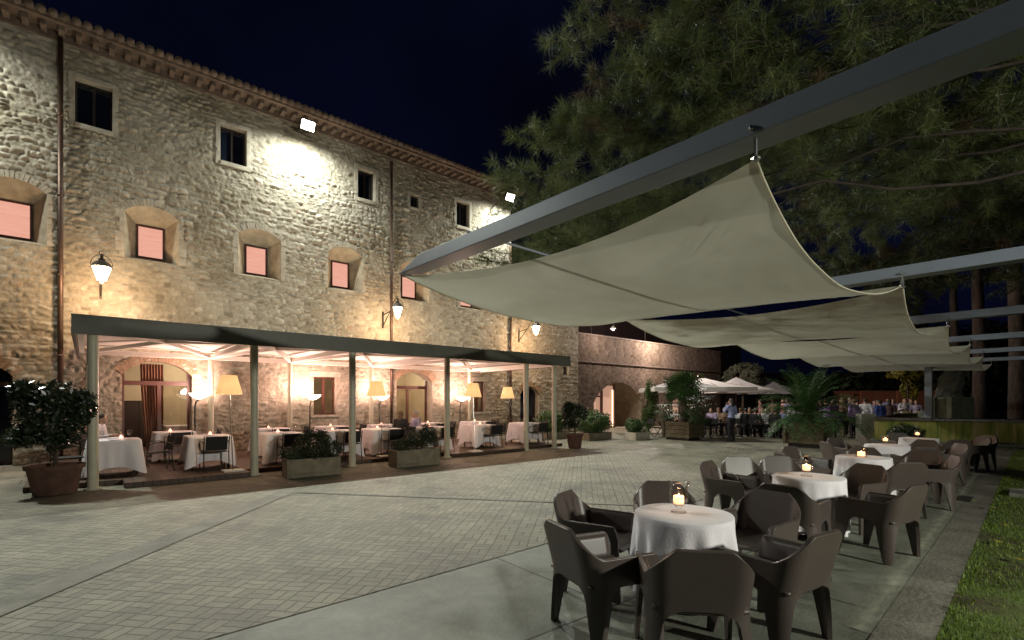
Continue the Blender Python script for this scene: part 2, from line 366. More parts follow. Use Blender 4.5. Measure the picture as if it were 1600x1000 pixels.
def leaf_mat(name, c, c2, rough=.45, transl=.25, spec=.5):
    m = bpy.data.materials.new(name); m.use_nodes = True; t = m.node_tree; N = t.nodes; L = t.links
    b = N['Principled BSDF']; b.inputs['Roughness'].default_value = rough; b.inputs['Specular IOR Level'].default_value = spec
    g = N.new('ShaderNodeNewGeometry'); tcn = N.new('ShaderNodeTexCoord'); n = N.new('ShaderNodeTexNoise'); n.inputs['Scale'].default_value = 1.6; n.inputs['Detail'].default_value = 3
    L.new(tcn.outputs['Object'], n.inputs['Vector'])
    ad = N.new('ShaderNodeMath'); ad.operation = 'MULTIPLY_ADD'; ad.inputs[1].default_value = .45; L.new(g.outputs['Random Per Island'], ad.inputs[0]); L.new(n.outputs['Fac'], ad.inputs[2])
    r = N.new('ShaderNodeValToRGB'); r.color_ramp.elements[0].position = .35; r.color_ramp.elements[0].color = c2 + (1,); r.color_ramp.elements[1].position = .95; r.color_ramp.elements[1].color = c + (1,)
    L.new(ad.outputs[0], r.inputs['Fac']); L.new(r.outputs[0], b.inputs['Base Color'])
    tr = N.new('ShaderNodeBsdfTranslucent'); L.new(r.outputs[0], tr.inputs['Color']); mx = N.new('ShaderNodeMixShader'); mx.inputs[0].default_value = transl
    L.new(b.outputs[0], mx.inputs[1]); L.new(tr.outputs[0], mx.inputs[2]); L.new(mx.outputs[0], N['Material Output'].inputs[0]); return m
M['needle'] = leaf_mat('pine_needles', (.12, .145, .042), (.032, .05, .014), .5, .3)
M['needle_dark'] = leaf_mat('shaded_pine_needles', (.065, .085, .022), (.014, .024, .007), .6, .2)  # darker copy of the pine needles, shade painted into its colour
M['needle_brown'] = leaf_mat('dry_pine_needles', (.13, .085, .035), (.05, .035, .018), .6, .3)
M['leafdark'] = leaf_mat('glossy_dark_leaves', (.025, .04, .018), (.010, .018, .008), .28, .08, .6)
M['leafgreen'] = leaf_mat('green_shrub_leaves', (.07, .13, .03), (.025, .055, .012), .5, .2)
M['leafbox'] = leaf_mat('clipped_shrub_leaves', (.035, .055, .02), (.012, .022, .008), .5, .15)
M['leafpalm'] = leaf_mat('palm_leaves', (.05, .105, .03), (.015, .038, .010), .5, .15, .3)
M['leafolive'] = leaf_mat('pale_olive_leaves', (.24, .25, .17), (.10, .11, .06), .6, .2)
M['leafyellow'] = leaf_mat('yellow_green_leaves', (.42, .38, .06), (.14, .15, .03), .5, .3)
M['grass'] = leaf_mat('lawn_grass', (.19, .28, .035), (.07, .12, .016), .6, .3)
M['lawn'] = mat('mossy_lawn_soil', (.10, .16, .022), 1, color2=(.06, .045, .022), scale=1.4, bump=1, bscale=30)

# ================================================================== the great facade
YW = 17.6
def stone_sheet(x0, x1, z0, z1, res, holes, arches=(), seed=1, amp=.07, rowh=(.065, .18), sw=(.08, .30), mapf=None):
    xs = np.linspace(x0, x1, int((x1 - x0) / res) + 1); zs = np.linspace(z0, z1, int((z1 - z0) / res) + 1)
    for (a, b, c, d) in holes:
        for v in (a, b):
            if x0 < v < x1: xs[np.argmin(abs(xs - v))] = v
        for v in (c, d):
            if z0 < v < z1: zs[np.argmin(abs(zs - v))] = v
    rng = np.random.default_rng(seed)
    X, Z = np.meshgrid(xs, zs)
    Zp = Z + .16 * (vnoise(X * .5, Z * .3, seed) - .5) + .12 * (vnoise(X * 1.7, Z * 1.3, seed + 1) - .5) + .06 * (vnoise(X * 4.5, Z * 4, seed + 21) - .5)
    Xp = X + .13 * (vnoise(X * 2.4, Z * 3, seed + 2) - .5) + .05 * (vnoise(X * 7, Z * 8, seed + 22) - .5)
    rows = [z0 - 1]
    while rows[-1] < z1 + 1: rows.append(rows[-1] + rng.uniform(*rowh))
    rows = np.array(rows); ri = np.clip(np.searchsorted(rows, Zp) - 1, 0, len(rows) - 2)
    dz = np.minimum(Zp - rows[ri], rows[ri + 1] - Zp)
    dx = np.zeros_like(dz); sid = np.zeros(dz.shape, dtype=np.int64)
    for r_ in range(len(rows) - 1):
        m_ = ri == r_
        if not m_.any(): continue
        j = [x0 - 1 - rng.uniform(0, .4)]; hh = rows[r_ + 1] - rows[r_]
        while j[-1] < x1 + 1: j.append(j[-1] + rng.uniform(*sw) * (.6 + 2.2 * hh))
        j = np.array(j); ji = np.clip(np.searchsorted(j, Xp[m_]) - 1, 0, len(j) - 2)
        dx[m_] = np.minimum(Xp[m_] - j[ji], j[ji + 1] - Xp[m_]); sid[m_] = r_ * 10007 + ji
    d = 1 / (1 / np.maximum(dx, .001) ** 1.6 + 1 / np.maximum(dz, .001) ** 1.6) ** (1 / 1.6)
    rnd = ((sid * 2654435761) & 0xffffff) / 0xffffff; rnd2 = ((sid * 40503 * 7919 + 12345) & 0xffff) / 0xffff
    p = np.clip(d / .062, 0, 1); p = p * p * (3 - 2 * p)
    patch = np.clip(vnoise(X * .45, Z * .45, seed + 9) * 1.6 - .1, .5, 1.15)
    h = amp * p * (.12 + 1.0 * rnd2) * patch + .030 * (vnoise(X * 8, Z * 11, seed + 4) - .5) + .018 * (vnoise(X * 19, Z * 23, seed + 6) - .5)
    mort = np.clip(1 - d / .022, 0, 1)
    # holes
    xc = (xs[1:] + xs[:-1]) / 2; zc = (zs[1:] + zs[:-1]) / 2; XC, ZC = np.meshgrid(xc, zc); keep = np.ones(XC.shape, bool)
    for (a, b, c, dd) in holes:
        keep &= ~((XC > a) & (XC < b) & (ZC > c) & (ZC < dd))
        near = (X > a - .035) & (X < b + .035) & (Z > c - .035) & (Z < dd + .035); h[near] = np.minimum(h[near], .004)
    for (cx, cz, rr, zlo) in arches:
        m_ = ((XC - cx) ** 2 + (ZC - cz) ** 2 < rr * rr) & (ZC > zlo); keep &= ~m_
    ny, nx = X.shape
    idx = np.arange(nx * ny).reshape(ny, nx)
    q = np.stack([idx[:-1, :-1], idx[:-1, 1:], idx[1:, 1:], idx[1:, :-1]], -1)[keep]
    return X, Z, h, q, rnd, mort
def stone_wall(name, Y, args, matl, parent=None, facing='-y', xoff=0, **kw):
    X, Z, h, q, rnd, mort = stone_sheet(*args, **kw)
    if facing == '-y': V = np.stack([X, Y - h, Z], -1).reshape(-1, 3)
    elif facing == '+x': V = np.stack([Y + h, X, Z], -1).reshape(-1, 3)
    me = np_mesh(name, V, q, matl, False)
    a = me.attributes.new('stone', 'FLOAT_COLOR', 'POINT')
    c = np.stack([rnd, mort * .8, rnd * 0, rnd * 0 + 1], -1).reshape(-1, 4).astype(np.float32)
    a.data.foreach_set('color', c.ravel())
    return link_mesh(name, me, None, parent)

B = empty('stone_building', (6, YW, 0), 0, 'long rubble stone building with pink lit niche windows above the pergola', 'building')
Bi = Vector((-6, -YW, 0))       # children are given in world coordinates
def bp_(o): o.location = Bi; return o

EAVE = 11.15; XL, XR1, XR2, ZLOW = -7.0, 15.15, 19.9, 7.3
niches = [(-1.4 + i * 2.86) for i in range(-1, 6)]
nz0, nz1 = 5.68, 7.02
holes = []; arches = []
for c in niches:
    holes.append((c - .64, c + .64, nz0, nz1)); arches.append((c, 6.33, .94, nz1 - .01))
upw = [(fx(117), fx(176), fz(146, 199), fz(146, 130)), (fx(344), fx(385), fz(364, 256), fz(364, 199)), (fx(559), fx(586), fz(572, 312), fz(572, 266)),
       (fx(641), fx(655), fz(648, 325), fz(648, 305)), (fx(713), fx(733), fz(723, 354), fz(723, 316))]
upw = [(-4.3, -3.3, upw[0][2], upw[0][3])] + upw
for u in upw: holes.append(u)
D1 = (.77, 2.43, .1, 2.42); D3 = (9.23, 10.85, .1, 2.45); W2 = (6.04, 6.85, 1.15, 2.49); W4 = (12.95, 13.65, 1.15, 2.5)
DL = (-3.1, -1.39, 0, 2.3); DA = (15.75, 17.0, 0, 2.0); S1 = (18.75, 19.15, 3.0, 3.95); S2 = (18.9, 19.2, 1.25, 1.62)
holes += [D1, D3, W2, W4, DL, DA, S1, S2]
def seg_arch(a, b, zs_, zt):           # circle through the springers and the crown
    hw = (b - a) / 2; s = zt - zs_; rr = (hw * hw + s * s) / (2 * s); return ((a + b) / 2, zt - rr, rr, zs_ - .01)
AR = {}
for nm, dd, top in (('D1', D1, 2.80), ('D3', D3, 2.82), ('DL', DL, 2.68), ('DA', DA, 2.36)):
    AR[nm] = seg_arch(dd[0], dd[1], dd[3], top); arches.append(AR[nm])
bp_(stone_wall('wall', YW, (XL, XR1, 0, EAVE, .026, holes, arches), M['stone'], B, seed=3))
bp_(stone_wall('low_wall', YW, (XR1, XR2, 0, ZLOW, .04, holes, arches), M['stone'], B, seed=5))
bp_(stone_wall('side_wall', XR1 - .02, (YW, 26, ZLOW, EAVE, .12, [], []), M['stone'], B, facing='+x', seed=8))
bp_(stone_wall('end_wall', XR2 - .02, (YW, 24, 0, ZLOW, .10, [], []), M['stone'], B, facing='+x', seed=9))
MB().box(XR1, XR2 + .15, YW - .12, 24, ZLOW, ZLOW + .14).build('low_roof', M['tile'], B).location = Bi
# ring of voussoirs round an arch
def voussoirs(cx, cz, rr, a0, a1, depth, n, y, mb, thick=.02):
    for i in range(n):
        p0 = a0 + (a1 - a0) * (i + .06) / n; p1 = a0 + (a1 - a0) * (i + .94) / n
        r1 = rr + depth * random.uniform(.9, 1.08); yy = y - thick - random.uniform(0, .018)
        pts = [(cx + r_ * math.sin(a), cz + r_ * math.cos(a)) for r_, a in ((rr - .02, p0), (rr - .02, p1), (r1, p1), (r1, p0))]
        vs = [(x, yy, z) for x, z in pts] + [(x, y + .12, z) for x, z in pts]
        mb.add(vs, [(3, 2, 1, 0), (4, 5, 6, 7), (0, 1, 5, 4), (1, 2, 6, 5), (2, 3, 7, 6), (3, 0, 4, 7)])
def pink_mat():
    m = emis('pink_lit_window', (1, .45, .36), .95); N = m.node_tree.nodes; L = m.node_tree.links
    e = [n for n in N if n.type == 'EMISSION'][0]; tcn = N.new('ShaderNodeTexCoord'); mp = N.new('ShaderNodeMapping'); mp.inputs['Scale'].default_value = (1, 1, 9)
    mp.inputs['Rotation'].default_value = (0, .12, 0)
    n = N.new('ShaderNodeTexNoise'); n.inputs['Scale'].default_value = 2.4; n.inputs['Detail'].default_value = 3; L.new(tcn.outputs['Object'], mp.inputs[0]); L.new(mp.outputs[0], n.inputs['Vector'])
    r = N.new('ShaderNodeValToRGB'); r.color_ramp.elements[0].position = .3; r.color_ramp.elements[0].color = (.86, .39, .28, 1); r.color_ramp.elements[1].position = .62; r.color_ramp.elements[1].color = (.90, .45, .34, 1)
    L.new(n.outputs['Fac'], r.inputs['Fac']); L.new(r.outputs[0], e.inputs[0]); return m
M['pink'] = pink_mat()
for i, c in enumerate(niches):
    # splayed plaster niche: outer arched outline to a small inner rectangle
    outer = [(c - .64, nz0)] ; topn = 12
    a = math.asin(.64 / .94)
    for k in range(topn + 1):
        t_ = -a + 2 * a * k / topn; outer.append((c + .94 * math.sin(t_), 6.33 + .94 * math.cos(t_)))
    outer.append((c + .64, nz0))
    iw0, iw1, iz0, iz1 = c - .335, c + .335, 5.86, 6.82
    inner = [(iw0, iz0)] + [(iw0 + (iw1 - iw0) * k / topn, iz1) for k in range(topn + 1)] + [(iw1, iz0)]
    n_ = len(outer); vs = [(x, YW + .0, z) for x, z in outer] + [(x, YW + .55, z) for x, z in inner]
    fs = [(k, (k + 1) % n_, n_ + (k + 1) % n_, n_ + k) for k in range(n_)]
    nb = MB().add(vs, fs).build('niche', M['plaster'], B); nb.location = Bi; nb.data.shade_smooth(); nb.data.set_sharp_from_angle(angle=R(30))
    v = MB(); voussoirs(c, 6.33, .94, -a, a, .17, 17, YW, v); v.build('niche_arch', M['dressed'], nb)
    for s in (-1, 1):
        z = nz0; q = MB()
        while z < nz1 - .05:
            hh = random.uniform(.16, .3); x_ = c + s * .64; wv = random.uniform(.08, .2)
            q.box(min(x_, x_ + s * wv), max(x_, x_ + s * wv), YW - .018 - random.uniform(0, .02), YW + .1, z + .006, min(z + hh, nz1)); z += hh
        q.build('jamb', M['dressed'], nb)
    f = MB(); t_ = .045
    f.box(iw0, iw0 + t_, YW + .49, YW + .55, iz0, iz1).box(iw1 - t_, iw1, YW + .49, YW + .55, iz0, iz1).box(iw0 + t_, iw1 - t_, YW + .49, YW + .55, iz0, iz0 + t_).box(iw0 + t_, iw1 - t_, YW + .49, YW + .55, iz1 - t_, iz1)
    wf = f.build('window_frame', M['wood'], nb)
    MB().box(iw0 + .02, iw1 - .02, YW + .53, YW + .545, iz0 + .02, iz1 - .02).build('lit_pane', M['pink'], nb)
for i, (a, b, c, d) in enumerate(upw):
    g = MB(); t_ = .13 if i != 4 else .1; pr = .03
    g.box(a - t_, a, YW - pr, YW + .35, c - t_, d + t_).box(b, b + t_, YW - pr, YW + .35, c - t_, d + t_).box(a, b, YW - pr, YW + .35, d, d + t_).box(a, b, YW - pr - .03, YW + .35, c - t_, c)
    o = g.build('window_surround', M['dressed'], B, bevel=.008); o.location = Bi
    fr = MB(); s_ = .05
    fr.box(a, a + s_, YW + .2, YW + .27, c, d).box(b - s_, b, YW + .2, YW + .27, c, d).box(a + s_, b - s_, YW + .2, YW + .27, c, c + s_).box(a + s_, b - s_, YW + .2, YW + .27, d - s_, d)
    if b - a > .5: fr.box((a + b) / 2 - .03, (a + b) / 2 + .03, YW + .19, YW + .26, c + s_, d - s_)
    fr.build('window_frame', M['darkwood'], o)
    MB().box(a + .01, b - .01, YW + .255, YW + .265, c + .01, d - .01).build('pane', M['darkglass'], o)
# ground floor openings: reveals
def reveal(dd, ar, depth=.55):
    a, b, z0, z1 = dd; pts = [(a, z0)]
    if ar:
        cx, cz, rr, _ = ar; al = math.asin((b - a) / 2 / rr)
        for k in range(13): t_ = -al + 2 * al * k / 12; pts.append((cx + rr * math.sin(t_), cz + rr * math.cos(t_)))
    else: pts += [(a, z1), (b, z1)]
    pts.append((b, z0)); n = len(pts)
    vs = [(x, YW - .004, z) for x, z in pts] + [(x, YW + depth, z) for x, z in pts]
    fs = [(k, (k + 1) % n, n + (k + 1) % n, n + k) for k in range(n)]
    o = MB().add(vs, fs).build('opening_reveal', M['dressed'], B); o.location = Bi
    if ar:
        v = MB(); voussoirs(cx, cz, rr, -al - .02, al + .02, .24, 24 if b - a > 1.4 else 16, YW, v, .012); v.build('brick_arch', M['brick'], o)
    return o
r1 = reveal(D1, AR['D1']); r3 = reveal(D3, AR['D3']); rl = reveal(DL, AR['DL']); ra = reveal(DA, AR['DA']); r2 = reveal(W2, None, .4); r4 = reveal(W4, None, .4)
reveal(S1, None, .3); reveal(S2, None, .3)
for s in (S1, S2, DA):
    o = MB().box(s[0] - .03, s[1] + .03, YW + .3, YW + .33, s[2], s[3] + .4).build('dark_pane', M['darkglass'], B); o.location = Bi
# wooden door frames
def door_frame(dd, ztr, mull, topz, name='door_frame', y=YW + .42, wd=.07):
    f = MB(); a, b, z0, _ = dd
    f.box(a, a + wd, y, y + .07, z0, topz - .1).box(b - wd, b, y, y + .07, z0, topz - .1).box(a + wd, b - wd, y - .01, y + .08, ztr, ztr + .13)
    for m_ in mull: f.box(m_ - .045, m_ + .045, y, y + .07, z0, ztr)
    f.box(a + wd, b - wd, y, y + .07, z0, z0 + .08)
    return f.build(name, M['wood'], B)
o = door_frame(D1, 2.1, [1.66], 2.8); o.location = Bi
MB().box(1.70, 2.38, YW + .45, YW + .46, .18, 2.1).build('glass_door_pane', M['pane'], o)
o = door_frame(D3, 2.12, [9.95], 2.8); o.location = Bi
MB().box(9.3, 10.78, YW + .45, YW + .46, .18, 2.1).build('glass_door_pane', M['pane'], o)
o = door_frame(DL, 2.0, [-2.2], 2.6); o.location = Bi
MB().box(DL[0], DL[1], YW + .46, YW + .48, 0, 2.6).build('dark_glass_pane', M['darkglass'], o)
def win_frame(dd, y=YW + .2):
    a, b, c, d = dd; f = MB(); t_ = .06
    f.box(a, a + t_, y, y + .06, c, d).box(b - t_, b, y, y + .06, c, d).box(a + t_, b - t_, y, y + .06, c, c + t_).box(a + t_, b - t_, y, y + .06, d - t_, d).box((a + b) / 2 - .045, (a + b) / 2 + .045, y - .01, y + .06, c + t_, d - t_)
    o = f.build('window_frame', M['wood'], B); o.location = Bi
    MB().box(a + .02, b - .02, y + .03, y + .036, c + .02, d - .02).build('pane', M['pane'], o)
    s = MB().box(a - .1, b + .1, YW - .05, YW + .25, c - .09, c).build('sill', M['dressed'], o, bevel=.01)
win_frame(W2); win_frame(W4)
o = MB().box(W2[0] - .15, W2[1] + .15, YW - .03, YW + .1, W2[3], W2[3] + .2).build('lintel', M['dressed'], B, bevel=.01); o.location = Bi
o = MB().box(W4[0] - .15, W4[1] + .15, YW - .03, YW + .1, W4[3], W4[3] + .2).build('lintel', M['dressed'], B, bevel=.01); o.location = Bi
# dining rooms behind the doors
rm = MB(); ya, yb = YW + .56, 21.8
def quad(mb, p): mb.add(p, [tuple(range(len(p)))])
x0r, x1r = -.4, 14.6
quad(rm, [(x0r, yb, 0), (x1r, yb, 0), (x1r, yb, 3.2), (x0r, yb, 3.2)])
quad(rm, [(x0r, ya, 3.2), (x1r, ya, 3.2), (x1r, yb, 3.2), (x0r, yb, 3.2)])
for xx in (x0r, 4.5, 8.3, 11.9, x1r): quad(rm, [(xx, ya, 0), (xx, yb, 0), (xx, yb, 3.2), (xx, ya, 3.2)])
rm.build('room_walls', M['roomwall'], B).location = Bi
MB().box(x0r, x1r, YW + .02, yb, .06, .1).build('room_floor', M['wood'], B).location = Bi
for (lx, ly, lz, e) in ((2.8, 20.2, 2.6, 1.0), (9.9, 20.0, 2.7, 1.5), (6.6, 20, 2.6, .35), (13.4, 20, 2.5, .3)):
    ld = bpy.data.lights.new('room_lamp', 'POINT'); ld.energy = ROOM_W * e; ld.color = (1, .72, .40); ld.shadow_soft_size = .15
    ld.color = (1, .80, .56); lo = bpy.data.objects.new('room_lamp', ld); col.objects.link(lo); lo.location = (lx, ly, lz)
# curtain, dark cabinet, alcove shelf, vases
cu = MB(); pts = []
for k in range(41):
    x = 1.22 + k * .0145; pts.append((x, YW + .78 + .05 * math.sin(k * 1.25)))
vs = []
for zi in range(9):
    z = 2.75 - zi * .32
    for (x, y) in pts:
        pull = .16 * (zi / 8) ** 1.5
        vs.append((x + pull * (1 - (x - 1.22) / .58) + .0, y, max(.1, z)))
n_ = len(pts); fs = [(i * n_ + k, i * n_ + k + 1, (i + 1) * n_ + k + 1, (i + 1) * n_ + k) for i in range(8) for k in range(n_ - 1)]
cu.add(vs, fs); o = cu.build('curtain', M['curtain'], smooth=True); tag(o, 'brown pleated curtain hanging inside the large arched doorway', 'curtain')
cab = empty('cabinet', (1.4, 20.9, .1), 0, 'dark tall cabinet inside the arched doorway left of the curtain', 'cabinet')
MB().box(-.6, .5, -.25, .25, 0, 1.55).build('carcass', M['blackmetal'], cab, bevel=.01); MB().box(-.57, -.06, -.27, -.252, .05, 1.5).box(-.04, .47, -.27, -.252, .05, 1.5).build('door', M['darkwood'], cab)
sh = empty('wall_shelf', (10.1, 21.6, 0), 0, 'pale wall shelf with two vases seen through the middle glass door', 'shelf')
MB().box(-1.1, 1.1, -.25, .19, 1.38, 1.43).build('board', M['ceil'], sh); MB().box(-.95, -.9, -.2, .15, 1.2, 1.38).box(.9, .95, -.2, .15, 1.2, 1.38).build('bracket', M['ceil'], sh)
v1 = MB().lathe([(.0, 0), (.09, .01), (.13, .12), (.06, .25), (.05, .3)], (9.9, 21.5, 1.43)).build('vase', M['pot'], smooth=True); tag(v1, 'small round brown vase on the pale shelf behind the glass door', 'vase')

# eave: corbels, soffit and tiles
ev = MB(); ev.box(XL, XR1 + .35, YW - .55, YW + .02, EAVE + .16, EAVE + .24)
ev.build('soffit', M['tile'], B).location = Bi
cb = MB(); cb.box(XL, XR1 + .3, YW - .06, YW + .01, EAVE - .06, EAVE + .16); x = XL
while x < XR1 + .2:
    cb.box(x, x + .13, YW - .42, YW + .05, EAVE + .03, EAVE + .158); x += .34
cb.build('cornice', M['tile'], B, bevel=.01).location = Bi
tl = MB(); x = XL
while x < XR1 + .35:
    tl.tube([(x, YW - .68, EAVE + .27), (x, YW + 3.5, EAVE + 1.5)], [.1, .09], 8); x += .22
tl.box(XL, XR1 + .35, YW - .6, YW - .52, EAVE + .24, EAVE + .29)
tl.build('roof', M['tile'], B, smooth=True).location = Bi
MB().add([(XL, YW - .6, EAVE + .26), (XR1 + .35, YW - .6, EAVE + .26), (XR1 + .35, YW + 5, EAVE + 1.9), (XL, YW + 5, EAVE + 1.9)], [(0, 1, 2, 3)]).build('roof_deck', M['tile'], B).location = Bi
# drainpipes
def pipe(x, z0, z1, r_=.055):
    p = MB(); p.tube([(x, YW - .11, z0), (x, YW - .11, z1)], r_, 12)
    z = z0 + .7
    while z < z1 - .2: p.tube([(x, YW - .11, z), (x, YW - .11, z + .05)], r_ + .014, 12); p.box(x - .02, x + .02, YW - .11, YW, z, z + .04); z += 2.1
    o = p.build('drainpipe', M['copper'], B, smooth=True); o.location = Bi
pipe(-.5, 0, EAVE, .06); pipe(8.96, 0, EAVE - .25, .05); pipe(15.05, 0, EAVE - 2.2, .055)

# ------------------------------------------------------------------ lower annex wall with terrace
A = empty('terrace_wall', (20, 18.2, 0), 0, 'long brown rubble terrace wall with ledge and deep arched entrance beyond the pergola', 'wall')
Ai = Vector((-20, -18.2, 0)); YA = 18.2
ad = (21.9, 26.6, 0, 1.55); aarc = seg_arch(21.9, 26.6, 1.55, 2.75)
holesA = [ad, (30.2, 31.4, 0, 2.0)]
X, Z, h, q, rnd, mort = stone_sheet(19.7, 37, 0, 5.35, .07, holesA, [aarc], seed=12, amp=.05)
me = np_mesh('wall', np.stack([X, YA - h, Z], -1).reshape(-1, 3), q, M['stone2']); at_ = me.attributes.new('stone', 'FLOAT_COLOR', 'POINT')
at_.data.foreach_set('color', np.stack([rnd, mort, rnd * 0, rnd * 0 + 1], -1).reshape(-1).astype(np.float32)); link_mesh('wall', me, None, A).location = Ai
MB().box(19.92, 37, YA - .1, YA + .0, 3.8, 3.88).box(19.92, 37.05, YA - .06, YA + .4, 5.35, 5.43).build('ledge', M['tile'], A).location = Ai
al = math.asin(2.35 / aarc[2]); pts = [(21.9, 0)] + [(aarc[0] + aarc[2] * math.sin(-al + 2 * al * k / 14), aarc[1] + aarc[2] * math.cos(-al + 2 * al * k / 14)) for k in range(15)] + [(26.6, 0)]
n_ = len(pts); mbx = MB().add([(x, YA - .01, z) for x, z in pts] + [(x, YA + 2.2, z) for x, z in pts], [(k, (k + 1) % n_, n_ + (k + 1) % n_, n_ + k) for k in range(n_)]); mbx.build('vault', M['plaster'], A).location = Ai
MB().box(21.8, 26.7, YA + 2.2, YA + 2.25, 0, 2.8).build('vault_back', M['plaster'], A).location = Ai
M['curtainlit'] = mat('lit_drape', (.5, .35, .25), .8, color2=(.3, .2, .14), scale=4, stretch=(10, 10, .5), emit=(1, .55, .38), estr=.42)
df = MB(); df.box(21.92, 22.0, YA + .3, YA + .4, 0, 1.9).box(23.0, 23.1, YA + .3, YA + .4, 0, 2.6).box(22.0, 23.0, YA + .3, YA + .4, 1.85, 1.95).box(22.0, 23.0, YA + .3, YA + .4, .0, .1)
df.box(24.2, 24.28, YA + .3, YA + .4, 0, 2.7)
df.build('door_frame', M['wood'], A).location = Ai
MB().box(22.0, 23.0, YA + .44, YA + .46, .1, 2.2).build('door_drape', M['curtainlit'], A).location = Ai
MB().box(23.1, 24.2, YA + .44, YA + .46, .1, 2.55).build('door_drape', M['curtainlit'], A).location = Ai
MB().box(24.1, 24.15, YA + .36, YA + .4, .1, 2.3).build('light_strip', emis('door_light_strip', (1, .7, .45), 3.5), A).location = Ai
MB().box(30.2, 31.4, YA + .3, YA + .34, 0, 2.0).build('side_door', M['curtainlit'], A).location = Ai
MB().box(20, 37, YA + .4, 24, 3.9, 4.0).build('terrace_floor', M['tile'], A).location = Ai
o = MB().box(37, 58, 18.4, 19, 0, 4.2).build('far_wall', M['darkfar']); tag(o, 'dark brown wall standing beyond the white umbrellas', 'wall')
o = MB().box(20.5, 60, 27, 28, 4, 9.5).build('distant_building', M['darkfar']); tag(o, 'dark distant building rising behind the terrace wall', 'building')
def terrace_lamp(px, y, Yp, e, lb):
    x = fx(px, Yp); z = fz(px, y, Yp); t = empty('terrace_lamp', (x, 18.45, 5.43), 0, lb, 'lamp')
    MB().tube([(0, 0, 0), (0, 0, z - 5.43 + .25), (0, Yp - 18.45, z - 5.43 + .3), (0, Yp - 18.45, z - 5.43 + .1)], .025, 8).build('pole', M['iron'], t, smooth=True)
    MB().lathe([(.05, .12), (.16, 0), (.16, -.02), (0, -.03)], (0, Yp - 18.45, z - 5.43), 16).build('shade', M['ceil'], t, smooth=True)
    MB().ell((0, Yp - 18.45, z - 5.43 - .06), (.07, .07, .07), 12, 8).build('globe', emis('terrace_globe', (1, .86, .72), 8), t)
    ld = bpy.data.lights.new('terrace_light', 'POINT'); ld.energy = e; ld.color = (1, .84, .76); ld.shadow_soft_size = .12
    lo = bpy.data.objects.new('terrace_light', ld); col.objects.link(lo); lo.parent = t; lo.location = (0, Yp - 18.45, z - 5.43 - .25)
terrace_lamp(958, 513, 16.9, 170, 'lit lamp on a bent pole above the arched entrance of the terrace wall')
terrace_lamp(1048, 514, 16.6, 1500, 'lit lamp on a bent pole on the terrace wall above the umbrellas')
# terracotta boundary wall far right, in three panels
tw = empty('boundary_wall', at(1312, 46) + (0,), 0, 'low terracotta coloured boundary wall glowing behind the standing crowd', 'wall')
o3 = Vector(tw.location)
for i, (pa, pb, dd) in enumerate(((1304, 1345, 46), (1345, 1402, 45.2), (1402, 1470, 44.2))):
    a = Vector(at(pa, dd) + (0,)) - o3; b = Vector(at(pb, dd) + (0,)) - o3
    MB().bar(a + Vector((0, 0, 1.28)), b + Vector((0, 0, 1.28)), .3, 2.56).build('panel', M['terra'], tw)

# ================================================================== ground
g = MB().box(-60, 120, -60, 90, -.5, -.012).build('ground', M['plaza']); tag(g, kind='structure')
def sheet(name, poly, z, m_): 
    o = MB().add([(x, y, z) for x, y in poly], [tuple(range(len(poly)))]).build(name, m_); tag(o, kind='structure'); return o
sheet('brick_paving', [(-14, 3.6), (17.2, 4.4), (20.0, 7.5), (20.0, 13.6), (17.5, 17.6), (-14, 17.6)], -.006, M['paver'])
sheet('concrete_paving', [(-14, .3 - .95), (26, 1.64), (26, 4.6), (17.2, 4.36), (-14, 3.58)], -.004, M['slab'])
sheet('flagstone_paving', [(-9, 13.4), (-.95, 13.4), (-.95, 17.58), (-9, 17.58)], -.001, M['flag'])
def band(p, q_, wd, z=.002):
    p = Vector(p); q_ = Vector(q_); d = (q_ - p).normalized(); s = Vector((-d.y, d.x)) * wd / 2
    sheet('paving_band', [tuple(p + s), tuple(p - s), tuple(q_ - s), tuple(q_ + s)], z, M['band'])
band((-2.2, 3.7), (2.75, 9.42), .34); band((2.85, 9.3), (6.9, 4.2), .1, .0028)
M['streak'] = mat('pale_lime_streak', (.46, .46, .36), .8, color2=(.27, .28, .22), scale=7, bump=.3)
_t = M['streak'].node_tree; _N = _t.nodes; _L = _t.links
_tc = _N.new('ShaderNodeTexCoord'); _sp = _N.new('ShaderNodeSeparateXYZ'); _L.new(_tc.outputs['Object'], _sp.inputs[0])
def _m(op, a, b=None, c=None):
    n = _N.new('ShaderNodeMath'); n.operation = op
    for i, v in enumerate((a, b, c)):
        if v is None: continue
        if isinstance(v, (int, float)): n.inputs[i].default_value = v
        else: _L.new(v, n.inputs[i])
    return n.outputs[0]
_nz = _N.new('ShaderNodeTexNoise'); _nz.inputs['Scale'].default_value = 5; _nz.inputs['Detail'].default_value = 8; _nz.inputs['Roughness'].default_value = .7; _L.new(_tc.outputs['Object'], _nz.inputs[0])
_yl = _m('MULTIPLY_ADD', _sp.outputs[0], .046, 1.14 - 6.1 * .046); _d = _m('ABSOLUTE', _m('SUBTRACT', _sp.outputs[1], _yl))
_v = _m('SUBTRACT', 1.0, _m('DIVIDE', _d, .24)); _al = _m('MULTIPLY', _m('SUBTRACT', _m('ADD', _v, _nz.outputs['Fac']), .78), 1.1)
_al = _m('MAXIMUM', _m('MINIMUM', _m('MULTIPLY', _al, _m('MAXIMUM', _v, 0.0)), .8), 0.0)
_tr = _N.new('ShaderNodeBsdfTransparent'); _mx = _N.new('ShaderNodeMixShader'); _L.new(_al, _mx.inputs[0]); _L.new(_tr.outputs[0], _mx.inputs[1]); _L.new(_N['Principled BSDF'].outputs[0], _mx.inputs[2]); _L.new(_mx.outputs[0], _N['Material Output'].inputs[0])
